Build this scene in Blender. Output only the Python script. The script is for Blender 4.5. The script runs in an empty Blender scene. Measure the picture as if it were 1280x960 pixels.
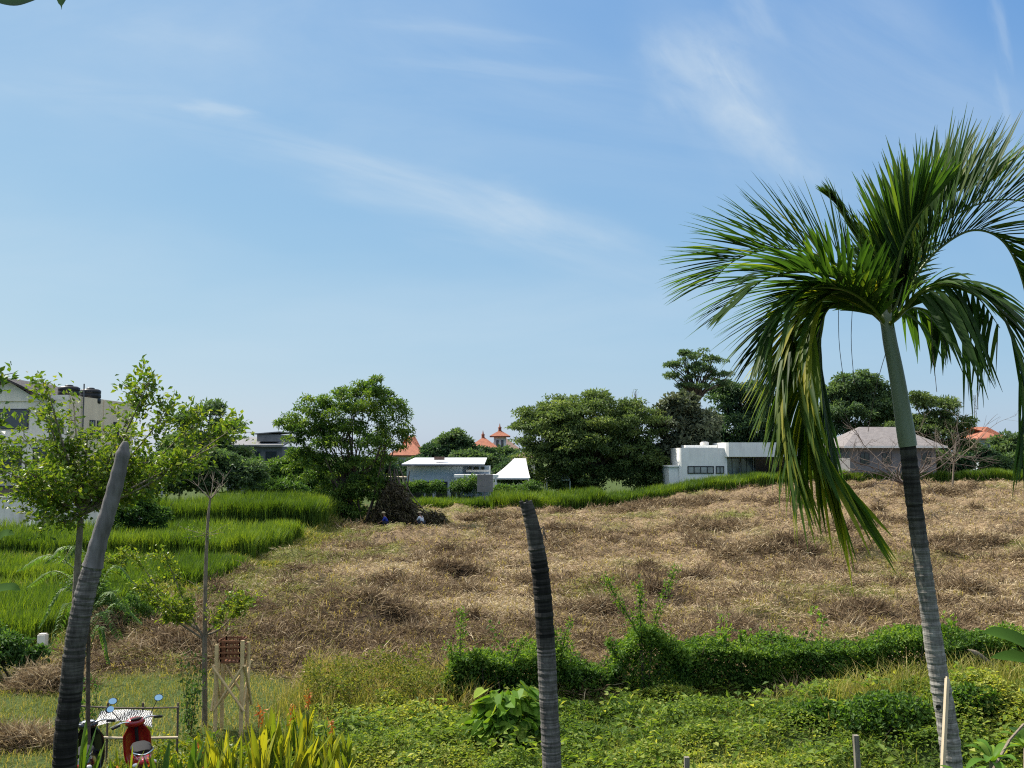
import bpy, math, random
import numpy as np
from mathutils import Vector, Matrix

rng = np.random.default_rng(11)
random.seed(5)
R = math.radians
SC = bpy.context.scene
COL = SC.collection
FPX, HORIZON = 1229.0, 90.0
PITCH = math.atan(HORIZON / FPX)
CAM = np.array([0.0, 0.0, 5.0])

# ------------------------------------------------------------------ small maths
def at(px, py, D):
    """where the line of sight of a photo position is D metres ahead"""
    u, v = (px - 640) / FPX, (480 - py) / FPX
    k = D / (math.cos(PITCH) - v * math.sin(PITCH))
    return np.array([u * k, D, 5.0 + k * (math.sin(PITCH) + v * math.cos(PITCH))])

def sstep(a, b, x):
    t = np.clip((np.asarray(x, float) - a) / (b - a), 0, 1)
    return t * t * (3 - 2 * t)

def _hash(i, j, s):
    h = np.sin(i * 127.1 + j * 311.7 + s * 74.7) * 43758.5453
    return h - np.floor(h)

def vnoise(x, y, s=0):
    x = np.asarray(x, float); y = np.asarray(y, float)
    i, j = np.floor(x), np.floor(y)
    f, g = x - i, y - j
    f = f * f * (3 - 2 * f); g = g * g * (3 - 2 * g)
    a, b = _hash(i, j, s), _hash(i + 1, j, s)
    c, d = _hash(i, j + 1, s), _hash(i + 1, j + 1, s)
    return a + (b - a) * f + (c - a) * g + (a - b - c + d) * f * g

def fbm(x, y, o=4, s=0):
    r, a, t = 0, 1.0, 0
    for k in range(o):
        r = r + a * vnoise(np.asarray(x) * 2 ** k + 13.7 * k, np.asarray(y) * 2 ** k - 7.1 * k, s + k)
        t += a; a *= .5
    return r / t

def noise3(P, f, s=0):
    q = P * f
    return (vnoise(q[:, 0] + .37 * q[:, 2], q[:, 1] - .71 * q[:, 2], s) +
            vnoise(q[:, 2] + 3.1, q[:, 0] * .6 + q[:, 1] * .8, s + 9)) / 2

def unit(v):
    return v / np.maximum(np.linalg.norm(v, axis=-1, keepdims=True), 1e-9)

def rand_unit(n):
    return unit(rng.normal(size=(n, 3)))

def spline(pts, n=24):
    """Catmull-Rom through the points"""
    p = np.asarray(pts, float)
    p = np.vstack([2 * p[0] - p[1], p, 2 * p[-1] - p[-2]])
    m = len(p) - 3
    out = []
    for t in np.linspace(0, m - 1e-6, n):
        k = int(t); f = t - k
        a, b, c, d = p[k:k + 4]
        out.append(.5 * (2 * b + (c - a) * f + (2 * a - 5 * b + 4 * c - d) * f * f + (3 * b - a - 3 * c + d) * f ** 3))
    return np.array(out)

# ------------------------------------------------------------------ objects, names, labels
def tag(o, label=None, cat=None, group=None, kind=None):
    if label: o['label'] = label
    if cat: o['category'] = cat
    if group: o['group'] = group
    if kind: o['kind'] = kind
    return o

def empty(name, loc, label, cat, group=None):
    o = bpy.data.objects.new(name, None)
    o.location = [float(c) for c in loc]; o.empty_display_size = .3
    COL.objects.link(o)
    return tag(o, label, cat, group)

def world_loc(o):
    l = np.zeros(3)
    while o is not None:
        l = l + np.array(o.location); o = o.parent
    return l

class MB:
    """collects faces (world coordinates) and links them as ONE mesh object"""
    def __init__(s):
        s.v = []; s.f = []; s.n = 0
    def add(s, V, F, m=0, tint=.5, smooth=False):
        V = np.asarray(V, float).reshape(-1, 3); F = np.asarray(F, np.int64)
        t = np.broadcast_to(np.asarray(tint, float), (len(F),))
        s.v.append(V); s.f.append((F + s.n, np.full(len(F), m), t, np.full(len(F), smooth)))
        s.n += len(V)
    # --- shapes
    def box(s, a, b, m=0, rz=0.0, piv=None, tint=.5, rot=None):
        a = np.minimum(a, b), np.maximum(a, b)
        lo, hi = a
        V = np.array([[x, y, z] for z in (lo[2], hi[2]) for y in (lo[1], hi[1]) for x in (lo[0], hi[0])], float)
        if rz:
            c = np.array(piv if piv is not None else (lo + hi) / 2, float)
            co, si = math.cos(rz), math.sin(rz)
            d = V - c
            V = np.stack([c[0] + d[:, 0] * co - d[:, 1] * si, c[1] + d[:, 0] * si + d[:, 1] * co, V[:, 2]], 1)
        if rot is not None:
            c = (lo + hi) / 2
            V = (V - c) @ np.array(rot).T + c
        F = [[0, 2, 3, 1], [4, 5, 7, 6], [0, 1, 5, 4], [2, 6, 7, 3], [0, 4, 6, 2], [1, 3, 7, 5]]
        s.add(V, F, m, tint)
    def bar(s, p, q, w, h=None, m=0, tint=.5):
        p, q = np.asarray(p, float), np.asarray(q, float)
        h = h or w
        t = unit(q - p)
        ref = np.array([0, 0, 1.0]) if abs(t[2]) < .9 else np.array([1.0, 0, 0])
        a = unit(np.cross(t, ref)); b = np.cross(a, t)
        V = [e + sx * a * w / 2 + sy * b * h / 2 for e in (p, q) for sx, sy in ((-1, -1), (1, -1), (1, 1), (-1, 1))]
        s.add(V, [[0, 3, 2, 1], [4, 5, 6, 7], [0, 1, 5, 4], [1, 2, 6, 5], [2, 3, 7, 6], [3, 0, 4, 7]], m, tint)
    def tube(s, P, r, k=8, m=0, tint=.5, cap=True, smooth=True):
        P = np.asarray(P, float); n = len(P)
        r = np.broadcast_to(np.asarray(r, float), (n,))
        T = unit(np.gradient(P, axis=0))
        ref = np.array([1.0, 0, 0]) if abs(T[0][0]) < .8 else np.array([0, 1.0, 0])
        V = np.zeros((n, k, 3)); a = unit(np.cross(T[0], ref))
        ang = np.arange(k) * 2 * math.pi / k
        for i in range(n):
            a = unit(a - T[i] * np.dot(a, T[i])); b = np.cross(T[i], a)
            V[i] = P[i] + r[i] * (np.cos(ang)[:, None] * a + np.sin(ang)[:, None] * b)
        I = np.arange(n - 1)[:, None] * k; J = np.arange(k)[None, :]; J2 = (J + 1) % k
        F = np.stack([I + J, I + J2, I + k + J2, I + k + J], -1).reshape(-1, 4)
        tt = np.broadcast_to(np.asarray(tint, float), (n,)) if np.ndim(tint) else np.full(n, tint)
        s.add(V.reshape(-1, 3), F, m, np.repeat(tt[:-1], k), smooth)
        if cap:
            for i, rev in ((0, True), (n - 1, False)):
                ring = np.vstack([V[i], P[i][None]])
                F = [[(j + 1) % k, j, k] if rev else [j, (j + 1) % k, k] for j in range(k)]
                s.add(ring, F, m, tt[i])
    def ball(s, c, r, m=0, k=12, tint=.5, rot=None):
        c = np.asarray(c, float); r = np.broadcast_to(np.asarray(r, float), (3,))
        h = k // 2
        V = []
        for i in range(h + 1):
            ph = math.pi * i / h
            for j in range(k):
                th = 2 * math.pi * j / k
                V.append([math.sin(ph) * math.cos(th), math.sin(ph) * math.sin(th), math.cos(ph)])
        V = np.array(V) * r
        if rot is not None: V = V @ np.array(rot).T
        F = [[i * k + j, (i + 1) * k + j, (i + 1) * k + (j + 1) % k, i * k + (j + 1) % k] for i in range(h) for j in range(k)]
        s.add(V + c, F, m, tint, True)
    def poly_prism(s, P, d, m=0, tint=.5):
        """a flat outline given thickness along d"""
        P = np.asarray(P, float); d = np.asarray(d, float); n = len(P)
        V = np.vstack([P, P + d])
        for j in range(n):
            s.add([V[j], V[(j + 1) % n], V[n + (j + 1) % n], V[n + j]], [[0, 1, 2, 3]], m, tint)
        c0, c1 = P.mean(0), P.mean(0) + d
        s.add(np.vstack([P, c0]), [[(j + 1) % n, j, n] for j in range(n)], m, tint)
        s.add(np.vstack([P + d, c1]), [[j, (j + 1) % n, n] for j in range(n)], m, tint)
    # --- vegetation
    def leaves(s, P, axis, nrm, L, W, tint=.5, m=0, fold=.12):
        n = len(P)
        axis = unit(axis); side = unit(np.cross(axis, nrm)); up = np.cross(side, axis)
        L = np.broadcast_to(L, (n,))[:, None]; W = np.broadcast_to(W, (n,))[:, None]
        mid = P + axis * L * .48
        V = np.stack([P, mid + side * W * .5 + up * L * fold, P + axis * L - up * L * fold * .6, mid - side * W * .5 + up * L * fold], 1)
        s.add(V.reshape(-1, 3), np.arange(n * 4).reshape(n, 4), m, tint)
    def blades(s, P, dirh, H, lean, W, tint=.5, m=0, droop=0.0):
        """grass: base P, horizontal lean direction, two segments to a pointed tip"""
        n = len(P)
        H = np.broadcast_to(H, (n,))[:, None]; lean = np.broadcast_to(lean, (n,))[:, None]; W = np.broadcast_to(W, (n,))[:, None]
        d = np.stack([np.cos(dirh), np.sin(dirh), np.zeros(n)], 1)
        a2 = dirh + rng.uniform(.6, 2.5, n)
        sd = np.stack([np.cos(a2), np.sin(a2), np.zeros(n)], 1)
        up = np.array([0, 0, 1.0])
        mid = P + up * H * .62 + d * lean * H * .35
        tip = P + up * H * (1 - droop) + d * lean * H
        V = np.stack([P - sd * W * .5, P + sd * W * .5, mid + sd * W * .45, mid - sd * W * .45, tip], 1).reshape(-1, 3)
        base = np.arange(n)[:, None] * 5
        t = np.broadcast_to(np.asarray(tint, float), (n,))
        s.v.append(V)
        s.f.append((base + np.array([0, 1, 2, 3]) + s.n, np.full(n, m), t, np.zeros(n, bool)))
        s.f.append((base + np.array([3, 2, 4]) + s.n, np.full(n, m), t, np.zeros(n, bool)))
        s.n += len(V)
    def strip(s, C, S, W, m=0, tint=.5, fold=0.0, U=None):
        """a long leaf: centre line C, side vectors S, widths W"""
        n = len(C); W = np.asarray(W)[:, None]
        if fold and U is not None:
            V = np.stack([C - S * W / 2 + U * W * fold, C, C + S * W / 2 + U * W * fold], 1).reshape(-1, 3)
            I = np.arange(n - 1)[:, None] * 3
            F = np.concatenate([I + np.array([0, 1, 4, 3]), I + np.array([1, 2, 5, 4])])
        else:
            V = np.stack([C - S * W / 2, C + S * W / 2], 1).reshape(-1, 3)
            I = np.arange(n - 1)[:, None] * 2
            F = I + np.array([0, 1, 3, 2])
        s.add(V, F, m, tint, True)
    # --- link
    def build(s, name, mats, parent=None, origin=None):
        V = np.vstack(s.v)
        if parent is not None: org = world_loc(parent)
        else: org = np.array(origin if origin is not None else (0, 0, 0), float)
        nf = sum(len(f[0]) for f in s.f)
        tot = np.concatenate([np.full(len(f[0]), f[0].shape[1]) for f in s.f])
        loops = np.concatenate([f[0].reshape(-1) for f in s.f])
        start = np.concatenate([[0], np.cumsum(tot)[:-1]])
        me = bpy.data.meshes.new(name)
        me.vertices.add(len(V)); me.vertices.foreach_set('co', (V - org).astype(np.float32).reshape(-1))
        me.loops.add(len(loops)); me.loops.foreach_set('vertex_index', loops.astype(np.int32))
        me.polygons.add(nf); me.polygons.foreach_set('loop_start', start.astype(np.int32))
        me.polygons.foreach_set('material_index', np.concatenate([f[1] for f in s.f]).astype(np.int32))
        me.polygons.foreach_set('use_smooth', np.concatenate([f[3] for f in s.f]))
        a = me.attributes.new('tint', 'FLOAT', 'FACE')
        a.data.foreach_set('value', np.concatenate([f[2] for f in s.f]).astype(np.float32))
        me.update(calc_edges=True)
        for m in (mats if isinstance(mats, (list, tuple)) else [mats]):
            me.materials.append(m)
        o = bpy.data.objects.new(name, me)
        COL.objects.link(o)
        if parent is not None: o.parent = parent
        else: o.location = org
        return o

def copy_tree(o, parent=None):
    c = o.copy(); COL.objects.link(c)
    if parent is not None: c.parent = parent
    for ch in list(o.children): copy_tree(ch, c)
    return c

# ------------------------------------------------------------------ materials
def mat_base(name):
    m = bpy.data.materials.new(name); m.use_nodes = True
    nt = m.node_tree; nt.nodes.clear()
    out = nt.nodes.new('ShaderNodeOutputMaterial')
    return m, nt, out

def ramp(nt, fac, stops):
    r = nt.nodes.new('ShaderNodeValToRGB')
    el = r.color_ramp.elements
    while len(el) < len(stops): el.new(.5)
    for e, (p, c) in zip(el, stops):
        e.position = p; e.color = (*c, 1)
    nt.links.new(fac, r.inputs[0])
    return r.outputs[0]

def noise(nt, scale, detail=4, coord='Object', vec=None, rough=.55):
    n = nt.nodes.new('ShaderNodeTexNoise'); n.inputs['Scale'].default_value = scale
    n.inputs['Detail'].default_value = detail; n.inputs['Roughness'].default_value = rough
    if vec is None:
        tc = nt.nodes.new('ShaderNodeTexCoord'); vec = tc.outputs[coord]
    nt.links.new(vec, n.inputs['Vector'])
    return n.outputs['Fac']

def mixc(nt, fac, a, b, mode='MIX'):
    m = nt.nodes.new('ShaderNodeMix'); m.data_type = 'RGBA'; m.blend_type = mode
    for sock, val in ((m.inputs[0], fac), (m.inputs[6], a), (m.inputs[7], b)):
        if hasattr(val, 'is_output'): nt.links.new(val, sock)
        elif isinstance(val, (tuple, list)): sock.default_value = (*val, 1)
        else: sock.default_value = val
    return m.outputs[2]

def leaf_mat(name, stops, trans=.4, tcol=(1.15, 1.1, .55), rough=.5, spec=.25, gain=1.0):
    """stops run over each leaf's own tint; thin leaf: part of the light passes through"""
    m, nt, out = mat_base(name)
    at_ = nt.nodes.new('ShaderNodeAttribute'); at_.attribute_name = 'tint'
    c = ramp(nt, at_.outputs['Fac'], [(p, tuple(min(.85, v * gain) for v in q)) for p, q in stops])
    b = nt.nodes.new('ShaderNodeBsdfPrincipled')
    nt.links.new(c, b.inputs['Base Color']); b.inputs['Roughness'].default_value = rough
    b.inputs['Specular IOR Level'].default_value = spec
    t = nt.nodes.new('ShaderNodeBsdfTranslucent')
    nt.links.new(mixc(nt, 1.0, c, tcol, 'MULTIPLY'), t.inputs['Color'])
    mx = nt.nodes.new('ShaderNodeMixShader'); mx.inputs[0].default_value = trans
    nt.links.new(b.outputs[0], mx.inputs[1]); nt.links.new(t.outputs[0], mx.inputs[2])
    nt.links.new(mx.outputs[0], out.inputs[0])
    return m

def plain(name, c1, c2=None, scale=3.0, rough=.7, spec=.3, metal=0.0, bump=0.0, bscale=20.0, stretch=None, coat=0.0):
    m, nt, out = mat_base(name)
    b = nt.nodes.new('ShaderNodeBsdfPrincipled')
    tc = nt.nodes.new('ShaderNodeTexCoord'); vec = tc.outputs['Object']
    if stretch:
        mp = nt.nodes.new('ShaderNodeMapping'); mp.inputs['Scale'].default_value = stretch
        nt.links.new(vec, mp.inputs[0]); vec = mp.outputs[0]
    c2 = c2 or tuple(min(1, k * .82) for k in c1)
    f = noise(nt, scale, 5, vec=vec)
    nt.links.new(ramp(nt, f, [(.32, c2), (.68, c1)]), b.inputs['Base Color'])
    b.inputs['Roughness'].default_value = rough; b.inputs['Specular IOR Level'].default_value = spec
    b.inputs['Metallic'].default_value = metal
    b.inputs['Coat Weight'].default_value = coat
    if bump:
        bp = nt.nodes.new('ShaderNodeBump'); bp.inputs['Strength'].default_value = bump; bp.inputs['Distance'].default_value = .05
        nt.links.new(noise(nt, bscale, 4, vec=vec), bp.inputs['Height']); nt.links.new(bp.outputs[0], b.inputs['Normal'])
    nt.links.new(b.outputs[0], out.inputs[0])
    return m

def tile_mat(name, c1, c2, scale=3.0):
    """roof tiles in courses"""
    m, nt, out = mat_base(name)
    b = nt.nodes.new('ShaderNodeBsdfPrincipled'); b.inputs['Roughness'].default_value = .75
    tc = nt.nodes.new('ShaderNodeTexCoord')
    w = nt.nodes.new('ShaderNodeTexWave'); w.bands_direction = 'Z'; w.inputs['Scale'].default_value = scale
    w.inputs['Distortion'].default_value = 1.2; w.inputs['Detail'].default_value = 2
    nt.links.new(tc.outputs['Object'], w.inputs['Vector'])
    f = noise(nt, 2.2, 6)
    c = ramp(nt, f, [(.3, c2), (.7, c1)])
    c = mixc(nt, ramp(nt, w.outputs['Fac'], [(.0, (.45,) * 3), (.35, (0,) * 3)]), c, tuple(k * .55 for k in c2))
    nt.links.new(c, b.inputs['Base Color'])
    bp = nt.nodes.new('ShaderNodeBump'); bp.inputs['Distance'].default_value = .06
    nt.links.new(w.outputs['Fac'], bp.inputs['Height']); nt.links.new(bp.outputs[0], b.inputs['Normal'])
    nt.links.new(b.outputs[0], out.inputs[0])
    return m

def bark_mat(name, c1, c2, c3=None, bands=None, scale=1.0, flip=False):
    """ringed palm bark; tint per ring picks pale, mid or dark bark"""
    m, nt, out = mat_base(name)
    b = nt.nodes.new('ShaderNodeBsdfPrincipled'); b.inputs['Roughness'].default_value = .85
    b.inputs['Specular IOR Level'].default_value = .2
    at_ = nt.nodes.new('ShaderNodeAttribute'); at_.attribute_name = 'tint'
    tc = nt.nodes.new('ShaderNodeTexCoord')
    mp = nt.nodes.new('ShaderNodeMapping'); mp.inputs['Scale'].default_value = (7, 7, 2.2)
    nt.links.new(tc.outputs['Object'], mp.inputs[0])
    f = noise(nt, 2.5 * scale, 6, vec=mp.outputs[0], rough=.7)
    mp2 = nt.nodes.new('ShaderNodeMapping'); mp2.inputs['Scale'].default_value = (3, 3, 55)
    nt.links.new(tc.outputs['Object'], mp2.inputs[0])
    f2 = noise(nt, 1.0, 3, vec=mp2.outputs[0])
    c = ramp(nt, at_.outputs['Fac'], [(0, c3 or c2), (.5, c2), (1, c1)])
    c = mixc(nt, .9, c, ramp(nt, f, [(.3, (.35,) * 3), (.55, (1,) * 3), (.8, (1.7,) * 3)]), 'MULTIPLY')
    c = mixc(nt, .7, c, ramp(nt, f2, [(.35, (.45,) * 3), (.6, (1.25,) * 3)]), 'MULTIPLY')
    nt.links.new(c, b.inputs['Base Color'])
    bp = nt.nodes.new('ShaderNodeBump'); bp.inputs['Strength'].default_value = .6; bp.inputs['Distance'].default_value = .012
    nt.links.new(f2, bp.inputs['Height']); nt.links.new(bp.outputs[0], b.inputs['Normal'])
    nt.links.new(b.outputs[0], out.inputs[0])
    return m

G_ = lambda *c: tuple(c)
M = {}
M['palm'] = leaf_mat('palm_leaf', [(0, (.014, .032, .009)), (.45, (.026, .055, .011)), (.75, (.075, .1, .014)), (1, (.2, .185, .022))], 0.5, (1.5, 1.6, .5), 0.5, 0.16, 1.75)
M['palm_rib'] = plain('palm_rib', (.13, .16, .03), (.07, .1, .02), 6, .4)
M['crownshaft'] = plain('crownshaft', (.2, .235, .165), (.145, .175, .115), 5, .4, stretch=(1, 1, .2))
M['palm_bark'] = bark_mat('palm_bark', (.26, .25, .225), (.16, .15, .135), (.02, .018, .016))
M['dead_bark'] = bark_mat('dead_palm_bark', (.15, .14, .132), (.07, .065, .058), (.008, .0075, .007))
M['dead_smooth'] = plain('weathered_shaft', (.16, .152, .15), (.075, .07, .068), 5, .8, stretch=(3, 3, .5), bump=.2)
M['bark'] = plain('bark', (.13, .1, .075), (.06, .045, .035), 9, .9, .15, bump=.6, stretch=(3, 3, .8))
M['bark_pale'] = plain('pale_bark', (.24, .2, .15), (.13, .105, .08), 9, .9, .15, bump=.4, stretch=(3, 3, .8))
M['leaf_young'] = leaf_mat('young_leaf', [(0, (.025, .06, .012)), (.5, (.07, .125, .016)), (1, (.17, .2, .03))], 0.45, (1.4, 1.35, .5), 0.42, 0.22, 1.35)
M['leaf_main'] = leaf_mat('broad_leaf', [(0, (.015, .034, .01)), (.5, (.034, .07, .013)), (1, (.09, .13, .025))], 0.45, (1.35, 1.35, .5), 0.55, 0.22, 1.9)
M['leaf_far'] = leaf_mat('distant_leaf', [(0, (.026, .045, .024)), (.5, (.042, .07, .03)), (1, (.085, .115, .045))], 0.42, (1.2, 1.25, .6), 0.55, 0.22, 2.1)
M['leaf_dark'] = leaf_mat('dark_leaf', [(0, (.012, .026, .015)), (.5, (.024, .045, .022)), (1, (.05, .08, .03))], 0.38, (1.2, 1.25, .6), 0.55, 0.22, 2.4)
M['leaf_rain'] = leaf_mat('rain_tree_leaf', [(0, (.03, .048, .018)), (.5, (.052, .08, .026)), (1, (.11, .14, .045))], 0.42, (1.2, 1.2, .6), 0.55, 0.22, 2.0)
M['leaf_silver'] = leaf_mat('silvery_leaf', [(0, (.04, .055, .03)), (.5, (.09, .11, .065)), (1, (.2, .22, .15))], 0.3, (1.1, 1.1, .7), 0.55, 0.22, 1.25)
M['leaf_bush'] = leaf_mat('bush_leaf', [(0, (.03, .07, .018)), (.5, (.06, .115, .025)), (1, (.12, .19, .04))], 0.42, (1.2, 1.25, .5), 0.55, 0.22, 1.3)
M['hedge'] = leaf_mat('hedge_leaf', [(0, (.018, .04, .01)), (.5, (.045, .09, .015)), (1, (.11, .16, .026))], 0.45, (1.4, 1.4, .45), 0.55, 0.18, 1.8)
M['weed'] = leaf_mat('weed_leaf', [(0, (.04, .075, .015)), (.5, (.1, .145, .026)), (1, (.23, .235, .06))], 0.48, (1.4, 1.35, .5), 0.55, 0.12, 1.65)
M['canna'] = leaf_mat('canna_leaf', [(0, (.04, .095, .018)), (.5, (.1, .17, .02)), (1, (.3, .3, .03))], 0.45, (1.45, 1.35, .4), 0.45, 0.22, 1.0)
M['bract'] = leaf_mat('orange_bract', [(0, (.3, .06, .012)), (.5, (.45, .13, .02)), (1, (.5, .24, .05))], 0.3, (1.2, 1, .6), 0.55, 0.22, 1.0)
M['big_leaf'] = leaf_mat('heart_leaf', [(0, (.05, .12, .018)), (.5, (.095, .18, .022)), (1, (.2, .27, .04))], 0.42, (1.4, 1.3, .4), 0.45, .1, 1.25)
M['banana'] = leaf_mat('banana_leaf', [(0, (.03, .08, .015)), (.5, (.06, .125, .02)), (1, (.12, .18, .03))], 0.22, (1.4, 1.35, .4), 0.85, 0.04, 0.8)
M['rice'] = leaf_mat('rice_blade', [(0, (.045, .09, .016)), (.5, (.095, .165, .022)), (1, (.19, .26, .04))], 0.38, (1.35, 1.3, .3), 0.6, 0.15, 1.0)
M['straw'] = leaf_mat('cut_straw', [(0, (.05, .032, .021)), (.3, (.14, .096, .057)), (.6, (.27, .2, .115)), (.85, (.54, .44, .29)), (1, (.19, .2, .06))], 0.25, (1, 1, .9), 0.75, 0.1, 1.0)
M['grass'] = leaf_mat('field_grass', [(0, (.075, .11, .022)), (.5, (.18, .185, .042)), (1, (.38, .31, .13))], 0.4, (1.2, 1.15, .5), 0.7, 0.1, 1.15)
M['twig'] = plain('dry_twig', (.15, .12, .1), (.07, .055, .045), 8, .9)
M['creeper'] = leaf_mat('dark_creeper', [(0, (.03, .024, .014)), (.5, (.065, .052, .028)), (1, (.11, .11, .04))], 0.15, (1, 1, .6), 0.55, 0.22, 1.0)
# ------------------------------------------------------------------ camera, sun, sky
cam = bpy.data.cameras.new('camera'); co = bpy.data.objects.new('camera', cam); COL.objects.link(co)
cam.sensor_width = 36; cam.lens = 36 * FPX / 1280; cam.clip_start = .1; cam.clip_end = 20000
co.location = CAM; co.rotation_euler = (math.pi / 2 + PITCH, 0, 0)
SC.camera = co
SUN_EL, SUN_AZ = R(48), R(-60)          # ahead of the camera and to the left
sd = bpy.data.lights.new('sun', 'SUN'); sd.energy = 5.0; sd.angle = R(.53); sd.color = (1, .93, .82)
so = bpy.data.objects.new('sun', sd); COL.objects.link(so); so.location = (-40, 40, 60)
sdir = Vector((math.sin(SUN_AZ) * math.cos(SUN_EL), math.cos(SUN_AZ) * math.cos(SUN_EL), math.sin(SUN_EL)))
so.rotation_euler = sdir.to_track_quat('Z', 'Y').to_euler()

w = bpy.data.worlds.new('World'); SC.world = w; w.use_nodes = True
nt = w.node_tree; nt.nodes.clear()
wo = nt.nodes.new('ShaderNodeOutputWorld'); bg = nt.nodes.new('ShaderNodeBackground')
sky = nt.nodes.new('ShaderNodeTexSky'); sky.sky_type = 'NISHITA'; sky.sun_disc = False
sky.sun_elevation = SUN_EL; sky.sun_rotation = SUN_AZ; sky.air_density = 1.0; sky.dust_density = .6; sky.ozone_density = 2.6; sky.altitude = 0
BG = .1
bg.inputs['Strength'].default_value = BG
tc = nt.nodes.new('ShaderNodeTexCoord')
sx = nt.nodes.new('ShaderNodeSeparateXYZ'); nt.links.new(tc.outputs['Generated'], sx.inputs[0])
def wm(op, a, b=None, clamp=False):
    n = nt.nodes.new('ShaderNodeMath'); n.operation = op; n.use_clamp = clamp
    for i, v in enumerate((a, b)):
        if v is None: continue
        if hasattr(v, 'is_output'): nt.links.new(v, n.inputs[i])
        else: n.inputs[i].default_value = v
    return n.outputs[0]
# cirrus: wisps on a high layer; the streaks have their own bearing and height in the sky
yy = wm('MAXIMUM', sx.outputs[1], .08)
u_ = wm('DIVIDE', sx.outputs[0], yy); v_ = wm('DIVIDE', sx.outputs[2], yy)
cx = nt.nodes.new('ShaderNodeCombineXYZ'); nt.links.new(u_, cx.inputs[0]); nt.links.new(v_, cx.inputs[1])
def streak(u, v, ang, la, lb, amt, nscale, lo=.38, hi=.75, stretch=5.0):
    mp = nt.nodes.new('ShaderNodeMapping'); mp.vector_type = 'TEXTURE'
    mp.inputs['Location'].default_value = (u, v, 0); mp.inputs['Rotation'].default_value = (0, 0, R(ang)); mp.inputs['Scale'].default_value = (la, lb, 1)
    nt.links.new(cx.outputs[0], mp.inputs[0])
    ln = nt.nodes.new('ShaderNodeVectorMath'); ln.operation = 'LENGTH'
    # a ragged outline: the distance is disturbed by noise
    wp = nt.nodes.new('ShaderNodeTexNoise'); wp.inputs['Scale'].default_value = 1.3; wp.inputs['Detail'].default_value = 3
    nt.links.new(mp.outputs[0], wp.inputs['Vector'])
    nt.links.new(mp.outputs[0], ln.inputs[0])
    dist = wm('ADD', ln.outputs['Value'], wm('MULTIPLY', wm('SUBTRACT', wp.outputs['Fac'], .5), 1.2))
    mr = nt.nodes.new('ShaderNodeMapRange'); mr.interpolation_type = 'SMOOTHERSTEP'
    mr.inputs[1].default_value = 1.0; mr.inputs[2].default_value = 0.0; mr.inputs[3].default_value = 0.0; mr.inputs[4].default_value = 1.0
    nt.links.new(dist, mr.inputs[0])
    m2 = nt.nodes.new('ShaderNodeMapping'); m2.vector_type = 'TEXTURE'
    m2.inputs['Rotation'].default_value = (0, 0, R(ang)); m2.inputs['Scale'].default_value = (stretch, 1, 1)
    nt.links.new(cx.outputs[0], m2.inputs[0])
    n = nt.nodes.new('ShaderNodeTexNoise'); n.inputs['Scale'].default_value = nscale; n.inputs['Detail'].default_value = 9; n.inputs['Roughness'].default_value = .62; n.inputs['Distortion'].default_value = .7
    nt.links.new(m2.outputs[0], n.inputs['Vector'])
    r2 = nt.nodes.new('ShaderNodeMapRange'); r2.inputs[1].default_value = lo; r2.inputs[2].default_value = hi
    nt.links.new(n.outputs['Fac'], r2.inputs[0])
    return wm('MULTIPLY', wm('MULTIPLY', mr.outputs[0], r2.outputs[0]), amt)
def uv(px, py): 
    p = at(px, py, 1.0); return p[0], p[2] - 5.0
ST = [  # photo bearing, tilt, half length, half width, strength, grain
    (895, 110, -48, .13, .085, .72, 24, .25, .85, 1.8), (955, 180, -40, .12, .04, .55, 26, .25, .8, 2.5), (870, 85, -30, .1, .07, .35, 30, .3, .8, 1.5), (640, 268, -16, .09, .045, .5, 22, .25, .8, 2),
    (610, 270, -14, .26, .055, .62, 18, .35, .8, 5), (470, 215, -17, .17, .022, .45, 24, .3, .8, 7), (270, 137, -8, .06, .013, .5, 20, .2, .7, 8),
    (120, 118, -6, .16, .03, .38, 20, .3, .8, 8), (220, 50, -8, .12, .03, .25, 20, .3, .8, 5),
    (570, 40, -8, .14, .02, .3, 22, .3, .8, 9), (620, 88, -6, .18, .018, .35, 26, .35, .8, 10), (940, 12, -55, .07, .03, .4, 22, .3, .8, 5), (1250, 30, -80, .07, .012, .45, 22, .3, .8, 4), (1255, 130, -80, .05, .01, .3, 22, .3, .8, 4),
    (520, 415, 4, .6, .1, .42, 9, .2, .85, 6), (60, 330, -4, .3, .1, .36, 9, .2, .85, 6), (1000, 430, 0, .4, .08, .25, 9, .25, .85, 6), (200, 60, 0, .6, .2, .34, 7, .25, .85, 3), (1120, 130, -30, .45, .2, .42, 7, .2, .85, 2.5), (380, 190, -14, .3, .03, .4, 18, .3, .8, 8), (760, 330, -15, .2, .05, .3, 14, .3, .8, 5), (700, 180, -10, .7, .2, .3, 7, .25, .85, 3), (1110, 60, -40, .3, .1, .15, 10, .3, .8, 4)]
tot = None
for px, py, *r in ST:
    u, v = uv(px, py)
    s_ = streak(u, v, *r)
    tot = s_ if tot is None else wm('SUBTRACT', wm('ADD', tot, s_), wm('MULTIPLY', tot, s_))
front = wm('GREATER_THAN', sx.outputs[1], .1)
tot = wm('MULTIPLY', tot, front)
# the camera's own highlight roll-off: the bright band near the horizon is compressed per channel
EXPO = .85
vs = nt.nodes.new('ShaderNodeSeparateColor'); nt.links.new(sky.outputs[0], vs.inputs[0])
comb = nt.nodes.new('ShaderNodeCombineColor')
for ch, (ia, k) in enumerate(((1.12, .60), (.66, .84), (.22, 1.05))):
    c_ = wm('MAXIMUM', wm('MULTIPLY', vs.outputs[ch], .15), .01)
    nt.links.new(wm('DIVIDE', 1.0 / (BG * 2 ** EXPO), wm('ADD', wm('DIVIDE', ia, c_), k)), comb.inputs[ch])
kc = 1.0 / (BG * 2 ** EXPO)
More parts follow.
